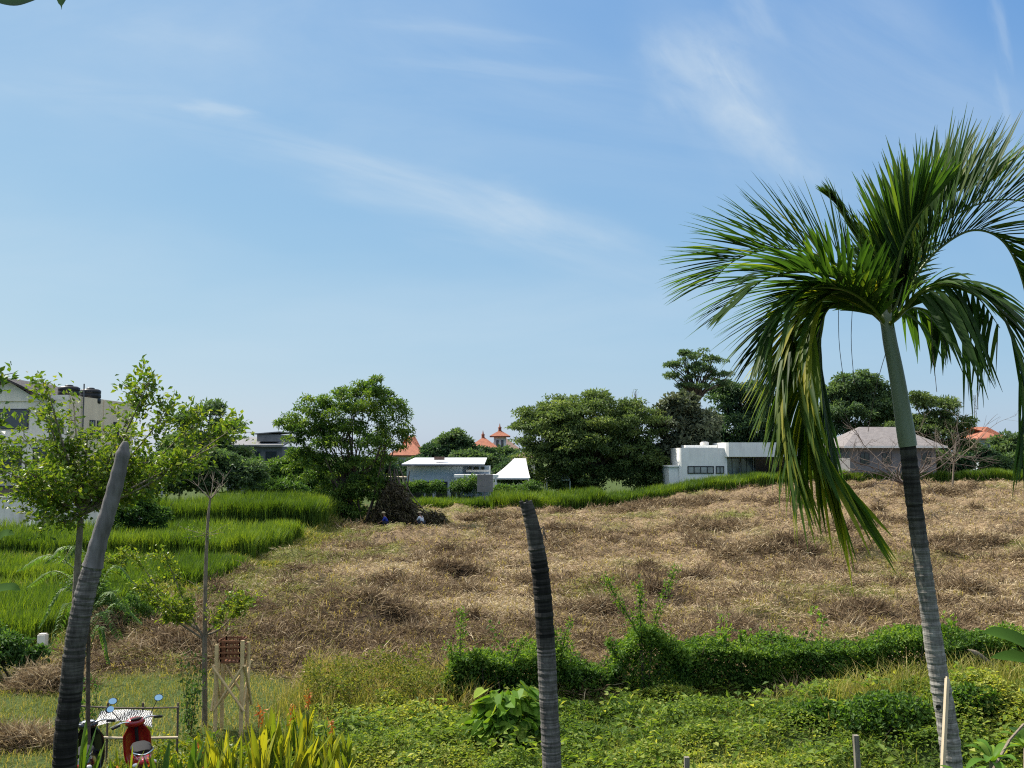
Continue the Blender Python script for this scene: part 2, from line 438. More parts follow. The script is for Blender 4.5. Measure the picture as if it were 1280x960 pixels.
# bright white layer added high overhead, out of view, to raise the fill light
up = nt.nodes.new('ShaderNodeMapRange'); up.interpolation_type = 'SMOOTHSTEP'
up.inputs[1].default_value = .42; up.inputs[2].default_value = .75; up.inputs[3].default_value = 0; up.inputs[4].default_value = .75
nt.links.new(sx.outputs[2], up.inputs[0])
fill_veil = mixc(nt, up.outputs[0], comb.outputs[0], (1.7 * kc, 1.72 * kc, 1.74 * kc))
cl = mixc(nt, wm('MULTIPLY', tot, 1.0, True), fill_veil, (.66 * kc, .77 * kc, .86 * kc))
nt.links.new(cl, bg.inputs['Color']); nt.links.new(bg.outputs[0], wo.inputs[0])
SC.view_settings.view_transform = 'Standard'; SC.view_settings.look = 'None'; SC.view_settings.exposure = EXPO; SC.view_settings.gamma = 1
SC.view_settings.use_curve_mapping = False
SC.cycles.max_bounces = 6; SC.cycles.transmission_bounces = 6; SC.cycles.transparent_max_bounces = 6; SC.cycles.diffuse_bounces = 3
SC.cycles.use_denoising = False; SC.cycles.use_adaptive_sampling = True; SC.cycles.adaptive_threshold = .01; SC.cycles.filter_width = 1.15
SC.cycles.sample_clamp_indirect = 4.0; SC.cycles.sample_clamp_direct = 12.0

# ------------------------------------------------------------------ terrain
def far_edge(x):
    return 87 + 12 * sstep(4, 34, x) + 1.0 * (fbm(np.asarray(x) / 3., 0 * np.asarray(x), 3, 5) - .5)

def G(x, y):
    x = np.asarray(x, float); y = np.asarray(y, float)
    z = 2.2 * sstep(2, 30, x) * sstep(28, 96, y)
    z = z + 1.05 * np.exp(-((x - 8.6) / 4.2) ** 2 - ((y - 17.4) / 1.9) ** 2)
    xl = sstep(-11.4, -12.6, x)
    z = z + xl * (.12 * sstep(35, 36.5, y) + .2 * sstep(44.3, 45.5, y) + .3 * sstep(60, 61.6, y))
    z = z + .35 * np.exp(-((x + 14.5) / 5) ** 2 - ((y - 70) / 5) ** 2)
    return z

def Fm(x, y):
    """1 on the mown field"""
    x = np.asarray(x, float); y = np.asarray(y, float)
    wob = (fbm(x / 2.1, y / 2.1, 3, 3) - .5) * 1.6
    y0 = 20.6 + 2.4 * sstep(-3, -6, x)
    return sstep(-12.2, -11.0, x + wob * .5) * sstep(y0 - .6, y0 + .8, y + wob) * sstep(1.5, -.5, y - far_edge(x) + wob)

def lumps(x, y):
    f = Fm(x, y)
    n1 = fbm(x / 1.5, y / 1.8, 4, 21); n2 = fbm(x / .42, y / .5, 3, 31)
    big = np.clip(fbm(x / 5.5, y / 4.0, 3, 41) - .52, 0, 1) * 1.6
    return f * (.75 * (n1 - .45) + .4 * (n2 - .5) + big * 1.1) + (1 - f) * .1 * (fbm(x / 1.1, y / 1.1, 3, 51) - .5)

def H(x, y):
    return G(x, y) + lumps(x, y) * sstep(400, 100, y)

def greenness(x, y):
    """live grass rather than straw on the field"""
    n = fbm(x / 3.2, y / 5.0, 4, 61)
    return np.clip(1.15 * sstep(-2.5, -11.0, x) * sstep(27, 42, y) * (.5 + n) + 3.2 * (n - .53) + .8 * (fbm(x / 1.1, y / 1.6, 3, 63) - .5) + .6 * sstep(52, 75, y) * sstep(4, -8, x), 0, 1)

def ground_px(px, py):
    """the spot of ground seen at a photo position"""
    lo, hi = 6.0, 400.0
    for D in np.geomspace(lo, hi, 1500):
        p = at(px, py, D)
        if p[2] <= G(p[0], p[1]): return np.array([p[0], p[1], float(G(p[0], p[1]))])
    return at(px, py, hi)

az = np.concatenate([np.linspace(-180, -36, 60)[:-1], np.linspace(-36, 36, 620), np.linspace(36, 180, 60)[1:]])
rr = np.concatenate([np.geomspace(1.5, 13, 16)[:-1], np.geomspace(13, 120, 520), np.geomspace(120, 9000, 40)[1:]])
A, RR = np.meshgrid(np.radians(az), rr)
X = RR * np.sin(A); Y = RR * np.cos(A)
V = np.stack([X, Y, H(X, Y)], -1)
nr, na = A.shape
I = np.arange(nr - 1)[:, None] * na + np.arange(na - 1)[None, :]
F = np.stack([I, I + 1, I + 1 + na, I + na], -1).reshape(-1, 4)[:, ::-1]
g = MB(); g.add(V.reshape(-1, 3), F, 0, .5, True)
c0 = V[0].mean(0)
g.add(np.vstack([V[0], c0]), [[j + 1, j, na] for j in range(na - 1)], 0, .5, True)

def ground_mat():
    m, nt, out = mat_base('ground')
    b = nt.nodes.new('ShaderNodeBsdfPrincipled'); b.inputs['Roughness'].default_value = .95; b.inputs['Specular IOR Level'].default_value = .1
    a1 = nt.nodes.new('ShaderNodeAttribute'); a1.attribute_name = 'field'
    a2 = nt.nodes.new('ShaderNodeAttribute'); a2.attribute_name = 'green'
    f1 = noise(nt, .9, 6); f2 = noise(nt, 9, 6, rough=.7)
    straw = ramp(nt, f2, [(.25, (.07, .048, .03)), (.5, (.17, .122, .072)), (.75, (.33, .255, .155))])
    grn = ramp(nt, f2, [(.25, (.05, .06, .02)), (.5, (.12, .125, .04)), (.75, (.22, .2, .07))])
    field = mixc(nt, a2.outputs['Fac'], straw, grn)
    field = mixc(nt, .6, field, ramp(nt, f1, [(.3, (.55, .52, .5)), (.6, (1.15,) * 3)]), 'MULTIPLY')
    gard = ramp(nt, f2, [(.3, (.02, .035, .01)), (.55, (.05, .075, .018)), (.8, (.1, .12, .03))])
    nt.links.new(mixc(nt, a1.outputs['Fac'], gard, field), b.inputs['Base Color'])
    bp = nt.nodes.new('ShaderNodeBump'); bp.inputs['Strength'].default_value = .8; bp.inputs['Distance'].default_value = .08
    nt.links.new(noise(nt, 14, 5), bp.inputs['Height']); nt.links.new(bp.outputs[0], b.inputs['Normal'])
    nt.links.new(b.outputs[0], out.inputs[0])
    return m
go = tag(g.build('ground', ground_mat()), kind='structure')
me = go.data
cc = np.zeros(len(me.vertices) * 3, np.float32); me.vertices.foreach_get('co', cc); cc = cc.reshape(-1, 3)
for nm, val in (('field', Fm(cc[:, 0], cc[:, 1])), ('green', greenness(cc[:, 0], cc[:, 1]))):
    at_ = me.attributes.new(nm, 'FLOAT', 'POINT'); at_.data.foreach_set('value', np.asarray(val, np.float32))

# ------------------------------------------------------------------ cut straw and grass on the field
def field_points(n, y0=20, y1=100, p=1.0):
    u = rng.random(n)
    y = (y0 ** -p + u * (y1 ** -p - y0 ** -p)) ** (-1 / p)
    x = rng.uniform(-1, 1, n) * (y * .56 + 2)
    k = (rng.random(n) < Fm(x, y)) & (x > -13)
    return x[k], y[k]

def lay_straw(mb, x, y, z, tint, L, W):
    n = len(x); th = rng.uniform(0, 2 * math.pi, n); el = np.abs(rng.normal(0, .32, n)) + .02
    ax = np.stack([np.cos(th) * np.cos(el), np.sin(th) * np.cos(el), np.sin(el)], 1)
    P = np.stack([x, y, z], 1)
    nrm = unit(np.array([0, 0, 1.0]) + rng.normal(0, .8, (n, 3)))
    mb.leaves(P, ax, nrm, L, W, tint, 0, .1)

mb = MB()
x, y = field_points(520000, 19.5, 100, .9)
n = len(x); gr = greenness(x, y)
tt = np.clip(.12 + .72 * rng.random(n) ** 1.1 + .9 * (fbm(x / 1.9, y / 1.7, 4, 71) - .5) + 1.1 * (fbm(x / 8., y / 4.5, 3, 77) - .52), 0, .86)
tt = np.where(rng.random(n) < gr * .55, 1.0, tt)
keep = rng.random(n) < .45 + .9 * fbm(x / .8, y / .9, 3, 79); x, y, tt = x[keep], y[keep], tt[keep]; n = len(x)
lay_straw(mb, x, y, H(x, y) + rng.uniform(-.01, .07, n), tt, rng.uniform(.1, .4, n) * (1 + y / 130), .008 + .00042 * y)
# tussocks and small windrows of raked straw
m_ = 420
ty = (19.8 ** -.7 + rng.random(m_) * (97 ** -.7 - 19.8 ** -.7)) ** (-1 / .7); tx = rng.uniform(-1, 1, m_) * (ty * .56 + 2)
for cx_, cy_ in zip(tx, ty):
    if cx_ < -11.6 or Fm(cx_, cy_) < .6: continue
    k_ = int(rng.uniform(260, 620)); sz = rng.uniform(.25, .8) * (1 + cy_ / 70); hg = rng.uniform(.06, .26) * (1 + cy_ / 120)
    a_ = rng.normal(0, .5, k_) * sz; b_ = rng.normal(0, .32, k_) * sz; ro = rng.normal(0, .5)
    x = cx_ + a_ * math.cos(ro) - b_ * math.sin(ro); y = cy_ + a_ * math.sin(ro) + b_ * math.cos(ro)
    q = np.clip(1 - (a_ / sz) ** 2 - (b_ / (.65 * sz)) ** 2, 0, 1); u_z = rng.random(k_)
    dark = rng.uniform(-.14, .14)
    th = rng.uniform(0, 6.28, k_); el = rng.normal(.15, .5, k_)
    ax = np.stack([np.cos(th) * np.cos(el), np.sin(th) * np.cos(el), np.sin(el)], 1)
    mb.leaves(np.stack([x, y, H(x, y) + hg * q * u_z], 1), ax, rand_unit(k_), rng.uniform(.15, .5, k_) * (1 + cy_ / 130), .009 + .0005 * cy_, np.clip(.38 + dark + rng.normal(0, .2, k_), 0, .86), 0)
tag(mb.build('straw_litter', M['straw']), 'loose cut straw strewn over the mown field', 'straw', kind='stuff')

mb = MB()
x, y = field_points(300000, 19.5, 100, .9)
gr = greenness(x, y); k = rng.random(len(x)) < .3 + .7 * gr
x, y, gr = x[k], y[k], gr[k]; n = len(x)
mb.blades(np.stack([x, y, H(x, y) - .02], 1), rng.uniform(0, 6.28, n), rng.uniform(.06, .26, n), rng.uniform(.2, .9, n), .008 + .0005 * y,
          np.clip(1.0 - gr * .75 + rng.normal(0, .18, n), 0, 1))
tag(mb.build('field_grass', M['grass']), 'short stubble and sparse grass standing on the mown field', 'grass', kind='stuff')

# heaps of cut grass: each its own mound of tangled straw
HEAPS = [  # photo position of the foot, width, height (m), brown or pale, label
    (478, 790, 1.9, .50, .25, 'brown straw heap with dark hollow on its right side, left middle of the field'),
    (562, 728, 1.8, .55, .12, 'dark rounded grass heap in front of the leafy tree, nearest its creeper skirt'),
    (405, 778, 1.1, .32, .2, 'small dark straw tuft to the left of the larger brown heap on the left field'),
    (820, 640, 6.5, .75, .55, 'widest straw mound, rising before the rice between the dead trunk and white villa'),
    (752, 778, 2.0, .55, .15, 'dark reddish straw heap behind the shrub with raised arms'),
    (905, 668, 5.0, .55, .45, 'broad straw ridge below the white villa, left of the hanging palm frond'),
    (1218, 752, 1.8, .40, .1, 'dark flat straw heap to the right of the palm trunk'),
    (1100, 782, 2.6, .45, .12, 'low dark straw pile just above the hedge left of the palm trunk'),
    (1225, 690, 3.2, .45, .4, 'straw hump right of the palm trunk, nearer the rice edge'),
    (1075, 668, 3.0, .50, .3, 'straw hump partly behind the tip of the hanging palm frond'),
    (205, 828, 2.6, .42, .2, 'long brown straw heap left of the bamboo stand by the green lawn'),
    (45, 868, 1.7, .45, .5, 'pale straw heap at the left edge behind the motorbikes'),
    (300, 780, 1.2, .35, .1, 'small dark heap beside the top of the bamboo stand'),
    (705, 668, 2.4, .35, .3, 'low hump right beside the top of the upright dead trunk'),
    (875, 632, 3.2, .55, .5, 'small straw mound at the rice edge right of the widest mound'),
    (985, 700, 3.2, .5, .3, 'brown straw heap left of the hanging frond near the villa'),
    (12, 940, 1.0, .3, .55, 'small pale straw heap on the lawn at the bottom left corner'),
    (1170, 625, 4.0, .6, .4, 'straw bank with a dry bush against the rice, right of the palm trunk'),
]
for px, py, wd, hg, tn, lab in HEAPS:
    hg *= .62 if py > 700 else .85; tn = .5 * tn + .2; wd *= 1.12
    c = ground_px(px, py); c[1] += .3 * wd
    e = np.array([c[0], c[1], float(H(c[0], c[1])) - .08])
    mb = MB(); n = int(3600 + 900 * wd)
    a = rng.uniform(0, 6.28, n); q = rng.random(n) ** .6
    rag = .55 + .9 * fbm(np.cos(a) * 1.3 + px, np.sin(a) * 1.3 + py, 3, int(px))       # uneven foot
    x = c[0] + wd * .62 * q * rag * np.cos(a); y = c[1] + wd * .34 * q * rag * np.sin(a)
    k = rng.random(n) < 1.25 - q; x, y, q = x[k], y[k], q[k]; n = len(x)
    prof = np.clip(1 - q ** 2, 0, 1) ** .9 * (.05 + 1.9 * fbm(x / (.2 * wd), y / (.2 * wd), 3, int(px)))
    z = H(x, y) - .03 + .95 * hg * prof * rng.random(n) ** .35
    th = rng.uniform(0, 6.28, n); el = rng.normal(.1, .45, n)
    ax = np.stack([np.cos(th) * np.cos(el), np.sin(th) * np.cos(el), np.sin(el)], 1)
    tn_ = (.24 + .55 * tn) * (1 - q) + .45 * q + .75 * (fbm(x / .5, y / .5, 3, 5) - .5)
    mb.leaves(np.stack([x, y, z], 1), ax, rand_unit(n), rng.uniform(.2, .55, n) * (1 + c[1] / 130), .009 + .0005 * c[1], np.clip(tn_ + rng.normal(0, .16, n), 0, .85), 0)
    tag(mb.build('straw_heap', M['straw'], origin=e), lab, 'straw heap', 'heaps of cut grass on the mown field')

# ------------------------------------------------------------------ rice plots
def rice(name_label, x0, x1, y0f, y1f, hgt, dens, wid, mask=None, edge=1.2):
    """blades in tufts; y0f, y1f give the near and far edge for each x"""
    mb = MB(); W = x1 - x0
    xs = np.linspace(x0, x1, 60); area = np.mean(y1f(xs) - y0f(xs)) * W
    n = int(area * dens)
    x = rng.uniform(x0, x1, n); y = y0f(x) + (y1f(x) - y0f(x)) * rng.random(n)
    ne = int(W * edge * dens * 7)                        # the near edge, fuller
    xe = rng.uniform(x0, x1, ne); ye = y0f(xe) + edge * rng.random(ne)
    nr_ = int(np.mean(y1f(xs) - y0f(xs)) * edge * dens * 3)
    xr = x1 - edge * rng.random(nr_); yr = y0f(xr) + (y1f(xr) - y0f(xr)) * rng.random(nr_)
    x = np.concatenate([x, xe, xr]); y = np.concatenate([y, ye, yr])
    kk = rng.random(len(x)) < .35 + 1.1 * fbm(x / 1.1, y / 1.3, 3, 83); x, y = x[kk], y[kk]
    x = np.round(x / .22) * .22 + .45 * (fbm(y / .9, x / 2., 3, 85) - .5) * (x > x1 - 2.5) * 2 + rng.normal(0, .055, len(x)); y = np.round(y / .22) * .22 + 1.3 * (fbm(x / 1.4, y / 3., 3, 87) - .5) + rng.normal(0, .07, len(y))
    if mask is not None:
        k = mask(x, y); x, y = x[k], y[k]
    n = len(x)
    hh = hgt * (.55 + .68 * fbm(x / 1.5, y / 2.0, 4, 81)) * rng.uniform(.68, 1.12, n)
    t = np.clip(.4 + 1.3 * (fbm(x / 2.5, y / 3, 4, 91) - .5) + rng.normal(0, .24, n), 0, 1)
    mb.blades(np.stack([x, y, G(x, y) - .05], 1), rng.uniform(0, 6.28, n), hh, rng.uniform(.08, .4, n), wid, t, 0, .04)
    return tag(mb.build('rice_crop', M['rice']), name_label, 'rice', kind='stuff')
cst = lambda v: (lambda x: np.full(np.shape(x), float(v)) + .5 * (fbm(np.asarray(x) / 1.6, np.asarray(x) * 0, 2, 7) - .5))
rice('tall bright rice on the terrace left of the leafy tree', -23.5, -12.3, cst(61.8), cst(80), 1.75, 95, .05)
rice('rice on the middle terrace ending at the mown field', -34, -12.0, cst(45.6), cst(57), 1.3, 95, .04)
rice('narrow strip of rice below the middle terrace', -28, -11.6, cst(37), cst(43.5), 1.0, 130, .033)
rice('lowest rice plot at the left edge of the picture', -24, -12.6, cst(26.5), cst(35.4), 1.05, 190, .026, lambda x, y: x < -12.6 - .12 * (y - 26) * (y < 31))
fe = lambda x: far_edge(x) + .5
rice('far strip of rice beside the leafy tree, before the grey house', -11.5, -2.2, lambda x: fe(x) + 1.5, lambda x: fe(x) + 12.5, 1.2, 75, .07)
rice('dense far rice plot behind the upright dead trunk', -1.7, 8.2, lambda x: fe(x) - 1.0, lambda x: fe(x) + 14, 1.9, 70, .07)
rice('long rice plot before the white villa and hipped house', 8.3, 60, fe, lambda x: fe(x) + 9, 1.5, 70, .07)

mb = MB(); n = 26000
x = rng.uniform(-30, -10.2, n); y = np.concatenate([rng.normal(c_, .45, n // 4) for c_ in (36.2, 44.6, 59.5, 81)]); y[-n // 4:] = rng.uniform(26, 80, n // 4); x[-n // 4:] = rng.normal(-11.6, .55, n // 4)
mb.blades(np.stack([x, y, G(x, y) - .03], 1), rng.uniform(0, 6.28, n), rng.uniform(.12, .5, n), rng.uniform(.2, 1, n), .02 + .0004 * y, np.clip(.4 + rng.normal(0, .28, n), 0, 1), 0, .1)
tag(mb.build('bank_grass', M['grass']), 'mixed grass on the low banks between the rice plots', 'grass', kind='stuff')

# ------------------------------------------------------------------ weeds of the garden strip
def spot(n, x0, x1, y0, y1):
    return rng.uniform(x0, x1, n), rng.uniform(y0, y1, n)
mb = MB()
n = 175000; x, y = spot(n, -4.5, 12.5, 15.0, 21.2)
bump = .5 * np.clip(fbm(x / .8, y / .8, 3, 101) - .36, 0, 1) * 1.8
k = rng.random(n) < sstep(-4.6, -2.6, x + 1.2 * (fbm(x, y, 2, 5) - .5)) * (.35 + .65 * sstep(.3, .55, fbm(x / .5, y / .5, 2, 15)))
x, y, bump = x[k], y[k], bump[k]; n = len(x)
z = H(x, y) + bump * rng.random(n) ** .4
axd = np.stack([rng.normal(0, 1, n), rng.normal(0, 1, n), rng.normal(.1, .4, n)], 1)
nrm = unit(np.array([0, 0, 1.0]) + rng.normal(0, .45, (n, 3)))
ton = np.clip(.42 + 1.3 * (fbm(x / 1.6, y / 1.6, 3, 111) - .5) + rng.normal(0, .2, n), 0, 1)
mb.leaves(np.stack([x, y, z], 1), axd, nrm, rng.uniform(.045, .1, n), rng.uniform(.03, .06, n), ton)
n = 9000; x, y = spot(n, -4.0, 12.5, 15.0, 20.8)
k = fbm(x / .7, y / .6, 3, 151) > .56; x, y = x[k], y[k]; n = len(x)
mb.leaves(np.stack([x, y, H(x, y) + .1 + .3 * rng.random(n)], 1), np.stack([rng.normal(0, 1, n), rng.normal(0, 1, n), rng.normal(.2, .4, n)], 1), unit(np.array([0, -.1, 1.0]) + rng.normal(0, .4, (n, 3))), rng.uniform(.1, .19, n), rng.uniform(.05, .1, n), np.clip(.35 + rng.normal(0, .25, n), 0, 1))
tag(mb.build('ground_weeds', M['weed']), 'low leafy green weeds covering the garden strip before the hedge', 'weeds', kind='stuff')
mb = MB()
n = 70000; x, y = spot(n, -13, 13, 14.6, 24.5)
pale = np.exp(-((y - 18.3) / 1.2) ** 2) * sstep(4.0, 6.5, x)
wl = sstep(-3.0, -5.0, x)
k = rng.random(n) < np.clip(.22 + .7 * pale + .9 * wl, 0, 1) * np.where(x > -4, y < 20.4, 1) * (1 - .7 * Fm(x, y))
x, y, pale, wl = x[k], y[k], pale[k], wl[k]; n = len(x)
hh = rng.uniform(.1, .3, n) + .5 * pale * rng.random(n) + .1 * (1 - wl) * rng.random(n)
mb.blades(np.stack([x, y, H(x, y) - .02], 1), rng.uniform(0, 6.28, n), hh * (1 - .35 * wl), rng.uniform(.2, 1.0, n), .011,
          np.clip(.25 + .24 * pale + .3 * wl + .5 * (fbm(x / 1.5, y / 1.5, 3, 121) - .5) + rng.normal(0, .22, n), 0, 1), 0, .1)
tag(mb.build('garden_grass', M['grass']), 'rough grass among the weeds and on the lawn by the motorbikes', 'grass', kind='stuff')
# tall weeds and seeding grass left of the hedge
mb = MB()
n = 9000; x, y = spot(n, -5.0, -.6, 19.2, 22.6)
k = rng.random(n) < sstep(.42, .62, fbm(x / .55, y / .6, 3, 133)) * sstep(-5.2, -3.6, x); x, y = x[k], y[k]; n = len(x)
hh = rng.uniform(.15, .8, n) * (.35 + .9 * fbm(x / .4, y / .4, 2, 131))
mb.blades(np.stack([x, y, H(x, y) - .02], 1), rng.uniform(0, 6.28, n), hh, rng.uniform(.1, .9, n), .012, np.clip(.7 + .8 * (fbm(x / .7, y / .7, 2, 137) - .5) + rng.normal(0, .25, n), 0, 1), 0, .05)
n = 9000; x, y = spot(n, -4.4, -.9, 19.5, 21.8); k = fbm(x / .5, y / .5, 2, 141) > .5; x, y = x[k], y[k]; n = len(x)
z = H(x, y) + rng.random(n) * .75
mb.leaves(np.stack([x, y, z], 1), rand_unit(n), unit(np.array([0, 0, 1.0]) + rng.normal(0, .6, (n, 3))), .09, .04, np.clip(.3 + rng.normal(0, .2, n), 0, .7), 0)
tag(mb.build('tall_weeds', M['grass']), 'tall seeding weeds between the flower bed and the hedge', 'weeds', kind='stuff')

# ------------------------------------------------------------------ trees
def crown_leaves(mb, centers, radii, per, L, W, flat=.55, tbase=.45, m=0, hang=0.0, tvar=.16):
    """leaf clumps: each a loose flattened cushion with its leaves towards the upper shell"""
    k = len(centers); n = k * per
    idx = np.repeat(np.arange(k), per)
    u = rand_unit(n); u[:, 2] = np.where(rng.random(n) < .75, np.abs(u[:, 2]), u[:, 2])
    r = rng.random(n) ** .45
    d = u * r[:, None] * radii[idx][:, None]; d[:, 2] *= flat
    P = centers[idx] + d
    ax = unit(u * .7 + rng.normal(0, .6, (n, 3)) + np.array([0, 0, -.25 - hang]))
    nr = unit(np.array([0, 0, .8]) + u * .5 + rng.normal(0, .55, (n, 3)))
    t = tbase + rng.normal(0, tvar, k)[idx] + rng.normal(0, .17, n)
    mb.leaves(P, ax, nr, L * rng.uniform(.6, 1.25, n), W * rng.uniform(.7, 1.2, n), np.clip(t, 0, 1), m)

def lobe_clumps(lobes, K, r0, r1, shell=.55, down=.35):
    lobes = np.asarray(lobes, float)
    vol = lobes[:, 3] * lobes[:, 5] + lobes[:, 4] * lobes[:, 5] + lobes[:, 3] * lobes[:, 4]
    i = rng.choice(len(lobes), K, p=vol / vol.sum())
    u = rand_unit(K); u[:, 2] = np.where((u[:, 2] < 0) & (rng.random(K) > down), -u[:, 2], u[:, 2])
    rad = rng.uniform(shell, 1.0, K)
    return lobes[i, :3] + u * rad[:, None] * lobes[i, 3:6], rng.uniform(r0, r1, K)

def limbs(mb, fork, targets, r0, m=0, sag=.12, k=6):
    fork = np.asarray(fork, float)
    for t in targets:
        d = np.linalg.norm(t - fork)
        mid = fork * .5 + t * .5 + rng.normal(0, .07, 3) * d + np.array([0, 0, sag * d])
        q = fork * .8 + t * .2 + np.array([0, 0, .1 * d])
        mb.tube(spline([fork, q, mid, t], 9), np.linspace(r0, r0 * .22, 9), k, m)

def tree(name, label, cat, D, base, lobes, K, cr, per, leaf, mat, trunk_r, group=None, flat=.55, shell=.55, nlimb=10, barkm='bark', fork=.45, tb=.45, down=.35, extra=None, ry=.9, lean=0):
    """base and lobes are read off the photo (position, half sizes), then stand D metres away"""
    s = D / FPX
    b = at(base[0], base[1], D); b[2] = float(G(b[0], D)) - .1
    Ls = []
    for l in lobes:
        px, py, rx, rz = l[:4]; dy = l[4] if len(l) > 4 else 0
        c = at(px, py, D + dy)
        Ls.append([c[0], c[1], c[2], rx * s, rx * s * ry, rz * s])
    Ls = np.array(Ls)
    root = empty(name, b, label, cat, group)
    cen, rad = lobe_clumps(Ls, K, cr[0], cr[1], shell, down)
    top = Ls[np.argmax(Ls[:, 2])][:3]
    mb = MB()
    crown_leaves(mb, cen, rad, per, leaf[0], leaf[1], flat, tb)
    if extra is not None: extra(mb, Ls)
    mb.build('crown', M[mat], root)
    tr = MB()
    ctr = np.average(Ls[:, :3], axis=0, weights=Ls[:, 3] * Ls[:, 5])
    fk = b + (ctr - b) * fork
    fk[0] += lean
    tr.tube(spline([b, b * .6 + fk * .4 + rng.normal(0, .08, 3), fk], 10), np.linspace(trunk_r * 1.25, trunk_r * .75, 10), 9)
    pick = rng.choice(K, min(nlimb, K), replace=False)
    limbs(tr, fk, np.vstack([cen[pick], Ls[:, :3]]), trunk_r * .6)
    tr.build('trunk', M[barkm], root)
    return root

FT = 'trees standing beyond the rice and the houses'
# --- left background
tree('feathery_tree', 'tall wispy grey-green tree left of the leafy field tree, feathery top against the sky', 'tree', 92, (262, 626),
     [(262, 520, 22, 16), (235, 528, 14, 12), (283, 540, 20, 14), (258, 560, 34, 22), (290, 575, 22, 22), (230, 575, 24, 25)], 190, (.35, .9), 70, (.42, .16), 'leaf_far', .22, FT, .5, .4, 16, tb=.5)
tree('broad_tree', 'wide soft grey-green tree below the feathery top, behind the rice terrace', 'tree', 84, (262, 628),
     [(255, 590, 45, 28), (300, 600, 32, 24), (215, 600, 22, 22)], 200, (.5, 1.0), 90, (.4, .18), 'leaf_far', .2, FT, .6, .5, 8, tb=.35)
tree('shade_tree', 'dark low tree beside the white boundary wall of the apartment block', 'tree', 88, (185, 626),
     [(182, 596, 26, 24), (172, 612, 20, 16), (205, 612, 16, 14)], 110, (.5, .9), 90, (.38, .18), 'leaf_dark', .2, FT, .6, .5, 6, tb=.25)
for px, py, rx, rz, D, lab in [(330, 600, 30, 26, 96, 'light green bushy thicket below the grey flat-roofed building'), (372, 592, 30, 30, 98, 'tall light green bush left of the leafy field tree'),
                               (345, 615, 34, 14, 90, 'low light green scrub at the back of the rice terrace'), (400, 606, 26, 22, 95, 'green bush half hidden behind the leafy tree trunks')]:
    tree('background_bush', lab, 'bush', D, (px, 628), [(px, py, rx, rz), (px - rx * .6, py + 6, rx * .6, rz * .7), (px + rx * .6, py + 5, rx * .6, rz * .75)], 130, (.4, .8), 80, (.36, .17), 'leaf_bush', .1, 'bushes behind the rice terrace', .6, .5, 5, tb=.38)
tree('wall_shrub', 'leafy shrub in front of the white wall beside the leaning dead trunk', 'shrub', 52, (172, 668),
     [(172, 640, 26, 20), (196, 650, 14, 14), (150, 655, 18, 14), (168, 622, 12, 12)], 150, (.18, .42), 70, (.2, .1), 'leaf_bush', .06, None, .6, .5, 8, tb=.3)
# --- behind the centre houses
CB = 'round trees between the tiled roofs and the white-roofed house'
for px, py, rx, rz, D, mat, lab in [(565, 562, 25, 22, 128, 'leaf_far', 'dark round tree rising behind the white-roofed grey house'), (541, 572, 13, 14, 126, 'leaf_dark', 'small dark tree beside the red roof at left of the grey house'),
                                   (604, 574, 20, 12, 130, 'leaf_dark', 'low dark tree between the two finial roofs'), (632, 573, 18, 11, 132, 'leaf_far', 'grey-green tree below the small tower roof with finial'),
                                   (590, 576, 28, 9, 122, 'leaf_far', 'wide green tree just above the white metal roof at its middle'), (524, 584, 14, 9, 120, 'leaf_dark', 'dark bush at the left end of the white metal roof')]:
    tree('round_tree', lab, 'tree', D, (px, 612), [(px, py, rx, rz), (px - rx * .5, py + 7, rx * .6, rz * .7), (px + rx * .5, py + 6, rx * .6, rz * .7)], 120, (.5, 1.0), 80, (.5, .25), mat, .22, CB, .6, .55, 5, tb=.4)
for px, D, hgt, lab in [(508, 98.5, 1.5, 'leftmost shrub before the grey house wall'), (522, 98.5, 1.9, 'shrub with pale fronds before the dark glass of the grey house'), (545, 98.6, 1.5, 'shrub before the middle window of the grey house'),
                        (575, 98.4, 1.9, 'shrub before the right window of the grey house'), (592, 98, 2.4, 'taller grey shrub left of the grey board'), (628, 98, .9, 'shrub before the white canopy'), (664, 100, 1.6, 'dark shrub between the two white canopies'), (646, 99, .8, 'small shrub before the canopy posts')]:
    tree('garden_shrub', lab, 'shrub', D, (px, 612), [(px, 616 - hgt * 4, 7 + hgt * 2, hgt * 4.5), (px - 7, 617 - hgt * 2.6, 6, hgt * 2.5), (px + 8, 617 - hgt * 2.4, 6, hgt * 2.2)], 34, (.2, .5), 60, (.32, .09), 'leaf_bush', .04, 'shrubs in front of the grey house', .8, .4, 4, tb=.55)
# --- the big umbrella-shaped tree
def layered(mb, Ls):
    c, r = lobe_clumps([[l[0], l[1], l[2], l[3] * 1.03, l[4] * 1.03, l[5] * 1.05] for l in Ls], 110, .7, 1.5, .9, .1)
    crown_leaves(mb, c, r, 110, .42, .18, .22, .62)
tree('rain_tree', 'huge umbrella-crowned dark green tree standing left of the white villa', 'tree', 113, (745, 612),
     [(735, 535, 72, 44), (680, 545, 40, 30), (790, 545, 42, 42), (745, 565, 70, 40), (690, 580, 42, 25), (800, 580, 35, 25), (655, 520, 16, 8), (665, 540, 22, 18), (700, 520, 35, 22), (730, 592, 46, 20), (790, 596, 46, 18), (690, 602, 26, 12)],
     520, (.6, 1.5), 120, (.42, .18), 'leaf_rain', .55, FT, .45, .62, 16, fork=.5, extra=layered, tb=.42, down=.5)
tree('bare_tree', 'leafless twiggy treetop showing above the right of the umbrella tree', 'tree', 118, (800, 612), [(795, 492, 12, 8)], 5, (.2, .3), 3, (.2, .08), 'leaf_far', .12, FT, .6, .5, 5, barkm='twig', fork=.85)
def tiers(mb, Ls):
    pass
